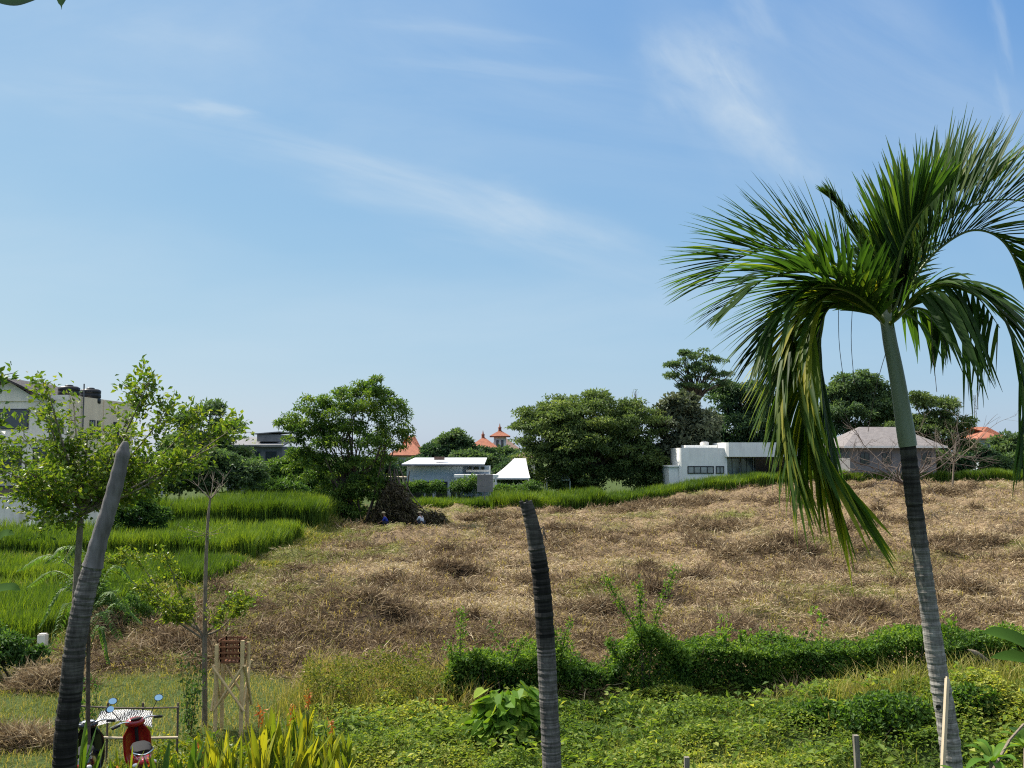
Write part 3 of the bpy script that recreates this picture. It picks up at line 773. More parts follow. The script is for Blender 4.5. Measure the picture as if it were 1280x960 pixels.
tall = tree('tall_tree', 'tallest tree, open layered crown on a visible bare trunk behind the white villa', 'tree', 120, (872, 610),
     [(865, 445, 22, 9), (845, 458, 14, 8), (890, 452, 16, 9), (850, 472, 20, 7), (895, 470, 20, 8), (872, 462, 22, 10), (842, 482, 12, 4), (905, 482, 12, 5), (868, 484, 24, 6)],
     105, (.35, .85), 75, (.36, .15), 'leaf_far', .28, FT, .3, .5, 30, fork=.72, tb=.5)
tree('silver_tree', 'silvery large-leaved tree in front of the tall open-crowned tree', 'tree', 114, (850, 606),
     [(850, 512, 26, 18), (840, 535, 26, 22), (872, 540, 32, 26), (862, 570, 38, 28), (838, 570, 20, 24)], 230, (.5, 1.05), 75, (.55, .34), 'leaf_silver', .25, FT, .7, .5, 10, tb=.4)
tree('dark_tree', 'dark dense tree behind the flat roof of the white villa', 'tree', 124, (930, 606),
     [(905, 500, 26, 24), (935, 500, 30, 22), (960, 512, 28, 24), (930, 535, 50, 30), (910, 560, 40, 24), (965, 560, 34, 26)], 300, (.6, 1.3), 90, (.5, .24), 'leaf_dark', .35, FT, .55, .55, 10, tb=.4)
tree('dome_tree', 'rounded green tree right of the hanging palm frond, behind the hipped grey roof', 'tree', 121, (1070, 600),
     [(1068, 485, 32, 20), (1050, 500, 26, 22), (1092, 500, 26, 22), (1070, 520, 55, 25), (1040, 525, 25, 22), (1110, 530, 25, 20)], 260, (.6, 1.2), 95, (.46, .22), 'leaf_far', .35, FT, .5, .6, 8, tb=.42)
tree('acacia_tree', 'feathery brownish-green tree right of the palm trunk, left of the mast', 'tree', 112, (1165, 588),
     [(1150, 500, 20, 10), (1172, 512, 26, 16), (1190, 535, 26, 18), (1160, 540, 38, 26), (1145, 560, 30, 20), (1195, 562, 24, 18), (1130, 535, 18, 20)], 240, (.5, 1.1), 85, (.42, .15), 'leaf_rain', .3, FT, .35, .55, 12, tb=.4)
tree('roadside_tree', 'light green tree at the right edge beside the red-roofed house', 'tree', 122, (1265, 588),
     [(1262, 560, 20, 18), (1250, 572, 16, 14), (1282, 566, 24, 24)], 120, (.5, 1.0), 80, (.46, .2), 'leaf_far', .2, FT, .6, .5, 6, tb=.55)
tree('red_bush', 'small dark bush beside the red-roofed house and the mast', 'bush', 118, (1225, 585), [(1222, 570, 14, 12), (1240, 575, 12, 9)], 60, (.4, .8), 70, (.4, .18), 'leaf_dark', .1, None, .6, .5, 4, tb=.4)
for px, py, rx, rz, D, mat, lab in [(820, 592, 22, 18, 117, 'leaf_dark', 'dark low bush between the umbrella tree and the villa annexe'), (712, 600, 26, 12, 120, 'leaf_far', 'low bush behind the smaller white canopy'), (655, 585, 26, 20, 124, 'leaf_dark', 'dark bush behind the larger white canopy'),
        (1030, 575, 26, 22, 116, 'leaf_dark', 'dark bush behind the left end of the hipped house'), (1155, 575, 24, 14, 105, 'leaf_rain', 'brownish bush at the right end of the hipped house'), (1190, 578, 22, 12, 108, 'leaf_dark', 'dark bush below the mast'), (1275, 580, 22, 12, 112, 'leaf_far', 'low bush at the far right edge'), (1245, 582, 14, 8, 110, 'leaf_far', 'small pale bush below the red-roofed house'),
        (470, 590, 34, 22, 112, 'leaf_dark', 'dark bush seen between the stems of the leafy tree'), (640, 590, 18, 12, 112, 'leaf_dark', 'bush between the grey house and the larger canopy'), (300, 560, 20, 12, 125, 'leaf_dark', 'dark tree before the grey flat-roofed building'), (225, 560, 22, 18, 100, 'leaf_far', 'soft grey tree between the apartment block and the feathery tree')]:
    tree('background_bush', lab, 'bush', D, (px, 618), [(px, py, rx, rz), (px - rx * .5, py + rz * .6, rx * .7, rz * .6), (px + rx * .5, py + rz * .6, rx * .7, rz * .6)], 110, (.45, .9), 80, (.42, .2), mat, .1, 'bushes filling in behind the far houses', .6, .5, 4, tb=.42)
# --- the leafy tree of the field
TD = 71.0
def drooping(mb, Ls):
    c, r = lobe_clumps([[l[0], l[1], l[2], l[3] * 1.06, l[4] * 1.06, l[5] * 1.06] for l in Ls], 90, .3, .6, .9, .4)
    crown_leaves(mb, c, r, 45, .36, .12, .7, .66, hang=.6)
ft = tree('leafy_tree', 'bushy many-stemmed green tree standing alone at the left edge of the mown field', 'tree', TD, (440, 660),
     [(455, 500, 34, 26), (425, 520, 40, 28), (480, 520, 30, 30), (385, 525, 28, 20), (400, 555, 42, 30), (455, 560, 52, 40), (365, 530, 18, 12), (492, 545, 20, 26), (440, 600, 42, 28), (390, 585, 30, 22), (462, 482, 18, 10), (395, 505, 16, 10), (425, 625, 34, 22), (465, 612, 30, 22), (412, 642, 18, 12), (448, 645, 26, 10)],
     300, (.3, .75), 100, (.27, .1), 'leaf_main', .16, None, .65, .5, 18, fork=.3, extra=drooping, tb=.55, down=.5)
mb = MB()
b0 = at(440, 660, TD)
for k in range(13):
    px = 424 + k * 4.6; b = at(px + rng.normal(0, 2), 661, TD + rng.uniform(-.8, .8)); b[2] = G(b[0], b[1]) - .1
    t = at(px + (px - 448) * .9 + rng.normal(0, 8), 575 + rng.uniform(-25, 15), TD + rng.uniform(-1.5, 1.5))
    mid = (b + t) / 2 + rng.normal(0, .2, 3)
    mb.tube(spline([b, mid, t], 9), np.linspace(.1, .04, 9), 6)
mb.build('stem', M['bark'], ft)
# the dark curtain of dead creeper sloping down its right side
mb = MB(); n = 9000
a = rng.random(n) ** .8; q = rng.random(n)
aa, bb = np.sqrt(rng.random(n)), rng.random(n)
pp = (1 - aa)[:, None] * np.array([486, 602]) + (aa * (1 - bb))[:, None] * np.array([458, 657]) + (aa * bb)[:, None] * np.array([560, 656])
pp[:, 1] += 7 * np.sin(pp[:, 0] / 9.) * bb; qq = aa
dd = TD - .6 + rng.normal(0, .5, n) - .6 * qq
P = np.stack([(pp[:, 0] - 640) / FPX * dd, dd, 5 + (570 - pp[:, 1]) / FPX * dd], 1) + rng.normal(0, .12, (n, 3))
P[:, 2] = np.maximum(P[:, 2], .02 + .25 * rng.random(n))
mb.leaves(P, unit(np.array([.5, 0, -.8]) + rng.normal(0, .5, (n, 3))), rand_unit(n), rng.uniform(.2, .5, n), .08, np.clip(.4 + rng.normal(0, .25, n), 0, 1), 0)
for k in range(16):
    i, j = rng.integers(0, n, 2)
    t0 = at(rng.uniform(470, 500), rng.uniform(585, 605), TD - .4); b1 = at(rng.uniform(480, 556), 655, TD - 1.2); b1[2] = .03
    mb.tube(spline([t0, (t0 + b1) / 2 + np.array([-.3, 0, -.15]) + rng.normal(0, .12, 3), b1], 8), np.linspace(.05, .03, 8), 5, 1)
tag(mb.build('creeper_curtain', [M['creeper'], M['twig']], ft), 'dark dead creeper sloping from the crown to the ground on the right')

# bare twiggy tree behind the palm trunk
def twig_tree(name, label, cat, b, top, spread, r, levels=3, mat='twig', first=6, group=None, n1=5):
    root = empty(name, b, label, cat, group); mb = MB()
    def grow(p, q, rad, lv):
        d = np.linalg.norm(q - p)
        pts = spline([p, (p + q) / 2 + rng.normal(0, .06, 3) * d, q], 7)
        mb.tube(pts, np.linspace(rad, rad * .45, 7), 5)
        if lv == 0: return
        for k in range(n1):
            s_ = pts[rng.integers(2, 7)]
            dr = unit(unit(q - p) * .5 + rng.normal(0, .55, 3) + np.array([0, 0, .05]))
            grow(s_, s_ + dr * d * rng.uniform(.35, .6), rad * .45, lv - 1)
    fk = b + (top - b) * .45
    mb.tube(spline([b, (b + fk) / 2 + rng.normal(0, .05, 3), fk], 6), np.linspace(r * 1.2, r, 6), 6)
    for k in range(first):
        a = 6.28 * k / first + rng.uniform(-.3, .3)
        grow(fk, fk + np.array([math.cos(a) * spread, math.sin(a) * spread * .7, (top[2] - fk[2]) * rng.uniform(.35, 1.0)]), r * .6, levels - 1)
    mb.build('branches', M[mat], root)
    return root
b = at(1141, 640, 62); b[2] = float(G(b[0], b[1])) - .1
twig_tree('bare_bush', 'leafless dark twiggy bush behind the palm trunk, before the hipped grey house', 'bush', b, at(1118, 550, 62), 3.4, .09, 3, 'twig', 9, None, 6)
b = at(1190, 610, 84); b[2] = float(G(b[0], b[1])) - .1
twig_tree('bare_shrub', 'pale leafless shrub right of the palm trunk, near the mast', 'bush', b, at(1195, 535, 84), 3.0, .07, 3, 'bark_pale', 6, None, 5)

tree('lawn_bush', 'dark green bushy weeds at the left edge beside the lowest rice plot', 'bush', 22.5, (12, 838), [(8, 812, 30, 24), (34, 822, 18, 14), (-25, 805, 30, 30)], 90, (.12, .28), 60, (.13, .06), 'leaf_bush', .03, None, .7, .5, 6, tb=.2)
tree('lawn_bush', 'leafy light green bush behind the leaning dead trunk, below the rice terraces', 'bush', 27.0, (160, 795), [(165, 765, 30, 24), (195, 775, 20, 16), (135, 758, 22, 26), (110, 745, 24, 30)], 80, (.1, .26), 46, (.12, .05), 'leaf_bush', .03, None, .6, .5, 8, tb=.55)
# ------------------------------------------------------------------ buildings
M['white'] = plain('white_render', (.76, .76, .73), (.68, .68, .655), 1.2, .8)
M['white_dirty'] = plain('stained_white_wall', (.76, .72, .64), (.56, .52, .46), .8, .85)
M['cream'] = plain('cream_render', (.74, .62, .45), (.66, .55, .4), .7, .85)
M['pale'] = plain('pale_render', (.76, .71, .62), (.69, .64, .56), .8, .85)
M['grey_blue'] = plain('blue_grey_render', (.44, .5, .54), (.38, .44, .48), .6, .8)
M['grey'] = plain('grey_concrete', (.2, .2, .205), (.14, .14, .145), .9, .9)
M['dark_grey'] = plain('dark_grey_render', (.12, .125, .14), (.09, .095, .105), .7, .85)
M['metal_white'] = plain('white_metal_roof', (.74, .75, .76), (.66, .67, .68), 2, .4, .5)
M['canvas'] = plain('white_canvas', (.78, .77, .74), (.68, .67, .64), 1.5, .8)
M['roof_dark'] = tile_mat('dark_tiles', (.07, .06, .06), (.04, .036, .037), 4)
M['roof_grey'] = tile_mat('greyish_tiles', (.25, .225, .215), (.17, .152, .148), 4)
M['roof_red'] = tile_mat('terracotta_tiles', (.42, .15, .075), (.28, .09, .05), 4)
M['roof_brown'] = tile_mat('brown_tiles', (.2, .12, .09), (.13, .08, .06), 4)
M['glass'] = plain('window_glass', (.03, .04, .05), (.015, .02, .025), .5, .06, .8)
M['glass_pale'] = plain('pale_window_glass', (.42, .46, .48), (.06, .07, .08), .55, .08, .8)
M['frame'] = plain('dark_frame', (.03, .033, .04), None, 3, .5)
M['tank'] = plain('black_plastic', (.012, .013, .015), None, 3, .45)
M['pole'] = plain('galvanised_pole', (.35, .36, .37), (.27, .28, .29), 4, .5, metal=.4)
M['wood_pale'] = plain('pale_timber', (.5, .42, .3), (.4, .32, .22), 4, .75)

def weather(m, amt=.35):
    """rain streaks and grime on a rendered wall"""
    nt = m.node_tree; b = [n for n in nt.nodes if n.type == 'BSDF_PRINCIPLED'][0]
    lk = b.inputs['Base Color'].links[0]; src = lk.from_socket
    tc = nt.nodes.new('ShaderNodeTexCoord'); mp = nt.nodes.new('ShaderNodeMapping'); mp.inputs['Scale'].default_value = (2.6, 2.6, .22)
    nt.links.new(tc.outputs['Object'], mp.inputs[0])
    f = noise(nt, 1.6, 6, vec=mp.outputs[0], rough=.7)
    nt.links.new(mixc(nt, amt, src, ramp(nt, f, [(.38, (.45, .43, .4)), (.58, (1, 1, 1))]), 'MULTIPLY'), b.inputs['Base Color'])
for k_ in ('white', 'white_dirty', 'cream', 'pale', 'grey_blue', 'grey', 'metal_white', 'canvas'): weather(M[k_], .4 if k_ == 'white_dirty' else .16)

def window(parent, mw, x0, x1, z0, z1, y, mull=1, axis='y', fr=.06, glass='glass', hbar=False):
    """a framed window set into a wall whose face is at y (or, on a side wall, at x = y); mw turns local into world"""
    f = MB(); p = MB()
    def B(m, a0, a1, zz0, zz1, d0, d1):
        a = (a0, y + d0, zz0) if axis == 'y' else (y - d0, a0, zz0)
        b = (a1, y + d1, zz1) if axis == 'y' else (y - d1, a1, zz1)
        m.box(a, b)
    B(f, x0, x0 + fr, z0, z1, -.05, .03); B(f, x1 - fr, x1, z0, z1, -.05, .03)
    B(f, x0 + fr, x1 - fr, z0, z0 + fr, -.05, .03); B(f, x0 + fr, x1 - fr, z1 - fr, z1, -.05, .03)
    for k in range(1, mull + 1):
        c = x0 + (x1 - x0) * k / (mull + 1)
        B(f, c - fr / 2, c + fr / 2, z0 + fr, z1 - fr, -.045, .03)
    B(p, x0 + fr * .5, x1 - fr * .5, z0 + fr * .5, z1 - fr * .5, -.02, .02)
    fo = f.build('window', M['frame'], parent)
    p.build('pane', M[glass], fo)
    return fo

def hip(mb, x0, x1, y0, y1, z0, z1, inset, over=.5, th=.12, m=0):
    a = [(x0 - over, y0 - over, z0), (x1 + over, y0 - over, z0), (x1 + over, y1 + over, z0), (x0 - over, y1 + over, z0)]
    yc = (y0 + y1) / 2
    r = [(x0 + inset, yc, z1), (x1 - inset, yc, z1)]
    V = np.array(a + r + [(p[0], p[1], p[2] - th) for p in a])
    mb.add(V, [[0, 1, 5, 4], [2, 3, 4, 5]], m); mb.add(V, [[1, 2, 5], [3, 0, 4]], m)
    mb.add(V, [[6, 7, 1, 0], [7, 8, 2, 1], [8, 9, 3, 2], [9, 6, 0, 3], [9, 8, 7, 6]], m)

def gz(x, y): return float(G(x, y))

# --- apartment block at the left
o = np.array([-36.0, 70.0, .55])
ab = empty('apartment_block', o, 'pale three-storey apartment block with dark gabled roof at the left edge', 'building')
mb = MB(); mb.box((-44, 70, .3), (-31.7, 82, 9.0)); mb.box((-44, 69.98, 9.0), (-31.68, 70.25, 9.35)); mb.box((-31.93, 70.25, 9.0), (-31.68, 82, 9.35))
# gable wall
mb.poly_prism([(-39.3, 69.9, 8.9), (-33.6, 69.9, 8.9), (-35.95, 69.9, 10.35)], (0, .3, 0))
mb.box((-44, 69.72, 6.1), (-31.6, 70, 6.35)); mb.box((-44, 69.3, 3.5), (-31.75, 70, 3.75)); mb.box((-44, 69.3, 3.75), (-36.5, 69.45, 4.5))
wl = mb.build('wall', M['pale'], ab)
mb = MB(); mb.box((-31.7, 70.3, .3), (-31.62, 82.05, 9.36)); mb.box((-31.62, 76, .3), (-31.55, 76.25, 9.3)); mb.box((-31.7, 82, .3), (-33, 82.12, 9.4))
tag(mb.build('side_wall', M['cream'], ab), 'cream rendered side wall')
mb = MB()
for sgn in (-1, 1):
    e = -35.95 + sgn * 3.4
    V = np.array([(-35.95, 69.4, 10.55), (e, 69.4, 8.95), (e, 78, 8.95), (-35.95, 77, 10.55)])
    d = np.array([0, 0, -.16])
    mb.poly_prism(V, d)
rf = mb.build('roof', M['roof_dark'], ab)
for x0, x1, z0, z1 in [(-44, -34.4, 6.9, 8.35), (-33.7, -32.9, 7.6, 8.4), (-33.0, -31.9, 6.7, 7.6), (-43, -34.8, 3.9, 5.7), (-34.0, -32.2, 3.9, 5.6), (-43, -33, 1.0, 2.9)]:
    window(ab, None, x0, x1, z0, z1, 69.98, 3 if x1 - x0 > 3 else 1)
for y0, y1 in [(73.6, 74.5), (74.9, 75.5), (78, 79)]:
    window(ab, None, y0, y1, 6.3, 7.7, -31.6, 1, 'x'); window(ab, None, y0, y1, 3.2, 4.8, -31.6, 1, 'x')
mb = MB(); mb.tube([(-31.5, 72.2, 1), (-31.5, 72.2, 10.3)], .05, 6); mb.build('downpipe', M['dark_grey'], ab)
for i, (x, y) in enumerate([(-32.6, 72.2), (-32.3, 75.2)]):
    t = empty('water_tank', (x, y, 9.35), ['black ribbed water tank on the apartment block roof, nearer the dark gable', 'black ribbed water tank on the apartment block roof, right one of two'][i], 'water tank', 'water tanks on the apartment block')
    mb = MB(); zz = np.array([9.0, 9.05, 9.35, 9.4, 9.45, 9.7, 9.75, 9.8, 10.0, 10.1]); rr_ = np.array([.75, .8, .8, .76, .8, .8, .76, .8, .8, .6]) * .95
    mb.tube(np.stack([np.full(10, x), np.full(10, y), zz], 1), rr_, 18); mb.build('barrel', M['tank'], t)
    mb = MB(); mb.tube([(x, y, 10.1), (x, y, 10.18), (x, y, 10.22)], [.3, .3, .22], 12); mb.build('lid', M['tank'], t)
# boundary wall
bw = empty('boundary_wall', (-28, 60.5, .6), 'long stained white boundary wall behind the left rice terraces', 'wall')
mb = MB(); mb.box((-46, 60.4, .2), (-23.4, 60.6, 2.45))
mb.build('panel', M['white_dirty'], bw)
mb = MB(); mb.box((-46, 60.35, 2.45), (-23.35, 60.65, 2.55)); mb.build('coping', M['white_dirty'], bw)
for k in range(8):
    mb = MB(); x = -45 + k * 3.08; mb.box((x, 60.3, .2), (x + .25, 60.4, 2.45)); mb.build('pier', M['white_dirty'], bw)
mb = MB(); mb.box((-23.1, 61, .5), (-22.8, 61.3, 3.0)); mb.box((-23.18, 60.95, 3.0), (-22.72, 61.35, 3.12))
tag(mb.build('gate_pillar', M['white'], origin=(-22.95, 61.15, .6)), 'white gate pillar at the right end of the boundary wall', 'pillar')
mb = MB()
cx0, cy0, cz0 = -28.1, 57.6, float(G(-28.1, 57.6))
ch = empty('garden_chair', (cx0, cy0, cz0), 'small white plastic chair in front of the boundary wall', 'chair')
mb.box((cx0 - .25, cy0 - .25, cz0 + .42), (cx0 + .25, cy0 + .25, cz0 + .47)); mb.build('seat', M['white'], ch)
mb = MB(); mb.box((cx0 - .25, cy0 + .22, cz0 + .47), (cx0 + .25, cy0 + .27, cz0 + .95)); mb.build('backrest', M['white'], ch)
for sx_ in (-.23, .19):
    for sy_ in (-.23, .21):
        mb = MB(); mb.box((cx0 + sx_, cy0 + sy_, cz0 - .02), (cx0 + sx_ + .05, cy0 + sy_ + .05, cz0 + .42)); mb.build('leg', M['white'], ch)
# street lamps
for px, pt, D, lamp, lab in [(203, 588, 74, False, 'thin pale pole behind the rice terrace, right of the white gate pillar'), ]:
    p = at(px, pt, D); g0 = gz(p[0], D)
    lp = empty('utility_pole', (p[0], D, g0), lab, 'pole')
    mb = MB(); mb.tube([(p[0], D, g0 - .1), (p[0], D, p[2])], [.09, .06], 8); mb.build('shaft', M['pole'], lp)
    mb = MB(); mb.box((p[0] - .5, D - .04, p[2] - .35), (p[0] + .5, D + .04, p[2] - .27)); mb.build('cross_arm', M['pole'], lp)
# --- far grey block
p = at(322, 575, 118)
gb = empty('grey_building', (p[0], 118, 0), 'dark blue-grey building with stepped tin roofs left of the leafy tree', 'building')
x0, x1 = at(296, 0, 118)[0], at(362, 0, 118)[0]
zt = at(0, 558, 118)[2]
mb = MB(); mb.box((x0, 118, -.2), (x1, 128, zt)); mb.build('wall', M['dark_grey'], gb)
mb = MB(); mb.poly_prism([(x0 - .4, 117.4, zt), (x1 + .3, 117.4, zt), (x1 + .1, 126, zt + 1.1), (x0 - .2, 126, zt + 1.1)], (0, 0, .18))
xm = at(329, 0, 118)[0]; mb.box((xm, 119, zt + .6), (x1 - .8, 126, zt + 1.45)); mb.poly_prism([(xm - .3, 118.7, zt + 1.45), (x1 - .5, 118.7, zt + 1.7), (x1 - .5, 126, zt + 1.7), (xm - .3, 126, zt + 1.45)], (0, 0, .12))
mb.build('roof', M['grey'], gb)
for k in range(3):
    window(gb, None, x0 + .6 + k * 2, x0 + 1.9 + k * 2, zt - 1.7, zt - .6, 117.98, 1)
# --- blue-grey house with the white metal roof
D = 102.0
X = lambda px, d=D: float(at(px, 0, d)[0])
Z = lambda py, d=D: float(at(0, py, d)[2])
gh = empty('grey_house', (X(560), D, gz(X(560), D)), 'blue-grey house with long white metal roof and glass front, behind the far rice', 'house')
mb = MB(); mb.box((X(513), D, 0), (X(580), D + 9, Z(583))); mb.box((X(580), D + .02, 0), (X(612), D + 9, Z(592))); mb.box((X(580), D + 2.5, Z(592)), (X(612), D + 9, Z(583)))
mb.build('wall', M['grey_blue'], gh)
mb = MB(); mb.poly_prism([(X(508), D - 1.0, Z(581)), (X(607), D - 1.0, Z(581)), (X(607), D + 9.5, Z(573.5)), (X(512), D + 9.5, Z(573.5))], (0, 0, .1)); rf = mb.build('roof', M['metal_white'], gh)
mb = MB(); mb.box((X(508), D - 1.06, Z(582.2)), (X(607), D - 1.003, Z(580.6))); mb.build('fascia', M['dark_grey'], gh)
mb = MB(); mb.box((X(585), D - .1, Z(590)), (X(613), D - .02, Z(587.2))); mb.build('balcony_rail', M['pale'], gh)
for a, b_ in [(516, 534), (536, 545), (549, 562), (567, 577)]:
    window(gh, None, X(a), X(b_), .6, Z(602), D - .03, 1, glass='glass')
for a, b_ in [(586, 590), (593, 599), (602, 606)]:
    window(gh, None, X(a), X(b_), Z(587.5), Z(583.8), D + 2.47, 0, glass='glass')
for a in (546.5, 564.5):
    mb = MB(); mb.box((X(a) - .15, D - .3, 0), (X(a) + .15, D - .06, Z(600.5))); mb.build('column', M['grey_blue'], gh)
mb = MB(); mb.box((X(545), D + 1, Z(575)), (X(557), D + 2.2, Z(571))); mb.build('chimney_box', M['roof_brown'], rf)
pg = empty('pergola', (X(503), 99, 0), 'pale timber pergola with one post at the left of the grey house', 'pergola')
mb = MB(); mb.box((X(490), 98.8, Z(597)), (X(515), 101, Z(595))); mb.build('beam', M['wood_pale'], pg)
for a in (513, 494):
    mb = MB(); mb.box((X(a) - .12, 98.9, 0), (X(a) + .12, 99.14, Z(597))); mb.build('post', M['wood_pale'], pg)
aw = empty('flat_awning', (X(597), 99.6, 0), 'cream flat awning on posts at the right front of the grey house', 'awning')
mb = MB(); mb.box((X(572), 99.0, Z(596)), (X(624), 101.4, Z(592.6))); mb.build('canopy', M['canvas'], aw)
for a in (575, 598, 621):
    mb = MB(); mb.box((X(a) - .07, 99.1, 0), (X(a) + .07, 99.25, Z(596))); mb.build('post', M['white'], aw)
# grey board on a post in the rice
D2 = 90.0
bd = empty('notice_board', (X(607, D2), D2, gz(X(607, D2), D2)), 'blank grey board on a post standing in the far rice', 'board')
mb = MB()
for k in range(3):
    z1 = Z(593 + k * 7.4, D2); z0 = Z(593 + (k + 1) * 7.4, D2); mb.box((X(598, D2), D2, z0 + .015), (X(617, D2), D2 + .06, z1))
mb.build('panel', M['grey'], bd)
mb = MB(); mb.box((X(607, D2) - .06, D2 + .065, 0), (X(607, D2) + .06, D2 + .17, Z(592, D2))); mb.build('post', M['grey'], bd)
# --- white canopies
def canopy(px0, px1, ptop, pe, D, lab):
    x0, x1 = X(px0, D), X(px1, D); ze = Z(pe, D); zt = Z(ptop, D)
    t = empty('canopy_tent', ((x0 + x1) / 2, D, 0), lab, 'tent', 'white canopies beside the umbrella tree')
    E = [(x0, D), (x1, D), (x1, D + 6), (x0, D + 6)]
    ra, rb_ = x0 + (x1 - x0) * .6, x0 + (x1 - x0) * .9           # a short ridge, the slopes hang in a curve
    RG = [(ra, D + 2.6), (rb_, D + 2.6), (rb_, D + 3.4), (ra, D + 3.4)]
    mb = MB()
    for k in range(4):
        a, b_ = E[k], E[(k + 1) % 4]; ta, tb_ = RG[k], RG[(k + 1) % 4]
        rows = np.array([[(p[0] + (q[0] - p[0]) * s_, p[1] + (q[1] - p[1]) * s_, ze + (zt - ze) * s_ ** 1.25) for p, q in ((a, ta), (b_, tb_))] for s_ in np.linspace(0, 1, 7)])
        for i in range(6):
            mb.add([rows[i][0], rows[i][1], rows[i + 1][1], rows[i + 1][0]], [[0, 1, 2, 3]])
        mb.box((min(a[0], b_[0]) - .02, min(a[1], b_[1]) - .02, ze - .18), (max(a[0], b_[0]) + .02, max(a[1], b_[1]) + .02, ze - .003))
    mb.add([(p[0], p[1], zt) for p in RG], [[0, 1, 2, 3]])
    mb.build('canvas_roof', M['canvas'], t)
    for (ex, ey) in E:
        mb = MB(); mb.tube([(ex, ey, 0), (ex, ey, ze - .19)], .09, 8); mb.build('post', M['white'], t)
canopy(614, 662, 573, 597, 103.5, 'larger white canopy with a sloping roof, right of the cream awning')
canopy(682, 710, 585, 599, 111.5, 'smaller white canopy half hidden under the umbrella tree')
# --- tiled roofs with finials
def villa(name, lab, px0, px1, pe, pr, D, mat, wallm, inset, depth, fin=True, group='tiled roofs behind the trees'):
    x0, x1 = X(px0, D), X(px1, D)
    t = empty(name, ((x0 + x1) / 2, D, 0), lab, 'house', group)
    mb = MB(); mb.box((x0, D, 0), (x1, D + depth, Z(pe, D) - .02)); mb.build('wall', M[wallm], t)
    mb = MB(); hip(mb, x0, x1, D, D + depth, Z(pe, D), Z(pr, D), inset, .6, .15); rf = mb.build('roof', M[mat], t)
    if fin:
        mb = MB(); zt = Z(pr, D); xc = x0 + inset; yc = D + depth / 2
        mb.tube([(xc, yc, zt - .1), (xc, yc, zt + .2), (xc, yc, zt + .35), (xc, yc, zt + .5), (xc, yc, zt + 1.0)], [.28, .2, .3, .12, .02], 8); mb.build('finial', M[mat], rf)
    for k in range(2):
        xa = x0 + (x1 - x0) * (.2 + .4 * k); window(t, None, xa, xa + (x1 - x0) * .18, Z(pe, D) - 1.7, Z(pe, D) - .6, D - .02, 0)
    return t
villa('tiled_house', 'large red hipped roof right behind the leafy field tree', 496, 530, 569, 544, 132, 'roof_red', 'white', 2.5, 9, False)
villa('tiled_house', 'red roof with small finial left of the tower roof', 588, 622, 562, 546, 140, 'roof_red', 'white', 1.9, 6)
villa('tiled_house', 'brown-red roof stepping down below the tower roof', 612, 645, 561, 545, 146, 'roof_brown', 'white', 1.8, 8, False)
villa('tower_house', 'small square tower roof with finial, highest of the red roofs', 618, 633, 545, 537.5, 142, 'roof_red', 'white', .85, 1.7)
villa('tiled_house', 'dark brown roof edge left of the umbrella tree beside the canopy', 643, 668, 576, 564, 118, 'roof_brown', 'white', 1.2, 5, False)
for px_, pt_, D_, lab_ in ((478, 566, 120, 'utility pole with wires behind the leafy field tree'), (668, 552, 124, 'utility pole just left of the umbrella tree'), (1218, 548, 126, 'utility pole in front of the red-roofed house')):
    q = at(px_, pt_, D_); t = empty('utility_pole', (q[0], D_, 0), lab_, 'pole')
    mb = MB(); mb.tube([(q[0], D_, -.1), (q[0], D_, q[2])], [.12, .08], 8); mb.build('shaft', M['pole'], t)
    mb = MB(); mb.box((q[0] - .7, D_ - .05, q[2] - .5), (q[0] + .7, D_ + .05, q[2] - .4)); mb.build('cross_arm', M['pole'], t)
# --- white villa
D = 106.0
vz = gz(X(880), D)
vl = empty('white_villa', (X(900), D, vz), 'white flat-roofed modern villa with rounded corners behind the rice', 'house')
def rounded(mb, x0, x1, y0, y1, z0, z1, r, m=0, right=False):
    P = []
    for (cx_, cy_, a0) in ((x0 + r, y0 + r, 180), (x1 - (r if right else .02), y0 + (r if right else .02), 270), (x1 - .02, y1 - .02, 0), (x0 + .02, y1 - .02, 90)):
        rr_ = r if (a0 == 180 or (a0 == 270 and right)) else .02
        for k in range(6):
            a = math.radians(a0 + 90 * k / 5); P.append((cx_ + rr_ * math.cos(a), cy_ + rr_ * math.sin(a), z0))
    mb.poly_prism(P, (0, 0, z1 - z0), m)
mb = MB(); rounded(mb, X(850), X(910), D, D + 7, vz - .5, Z(559.5), .55); mb.build('wall', M['white'], vl)
mb = MB(); rounded(mb, X(906), X(1012), D - .7, D + 9, Z(571), Z(552.5), 1.0); mb.build('upper_storey', M['white'], vl)
mb = MB(); mb.box((X(910.5), D + 2.2, vz - .5), (X(1010), D + 9, Z(571) - .003)); mb.build('recess_wall', M['pale'], vl)
mb = MB(); mb.box((X(838), D + .6, vz - .5), (X(849.9), D + 6, Z(584))); mb.box((X(836.5), D + .4, Z(584)), (X(850.3), D + 6, Z(582.6))); mb.build('annexe', M['white'], vl)
mb = MB(); mb.box((X(864), D + 3, Z(559.4)), (X(905.5), D + 6.5, Z(555.5))); mb.build('roof_slab', M['white'], vl)
window(vl, None, X(860), X(893), Z(593), Z(583), D - .02, 3, fr=.1, glass='glass_pale')
window(vl, None, X(895.5), X(906), Z(593), Z(583), D - .02, 1, fr=.1, glass='glass_pale')
for a, b_ in [(912, 931), (932.5, 948), (950, 965), (968, 985)]:
    window(vl, None, X(a), X(b_), vz + .4, Z(572.5), D + 2.15, 1, fr=.07, glass='glass_pale')
mb = MB(); mb.poly_prism([(X(944), D - .4, Z(574)), (X(985), D - .4, Z(574)), (X(985), D + 2, Z(594)), (X(952), D + 2, Z(594))], (0, .1, .05)); mb.build('sun_awning', M['roof_brown'], vl)
tk = empty('water_tank', (X(890), D + 4.5, Z(555.5)), 'small white tank on the villa roof', 'water tank')
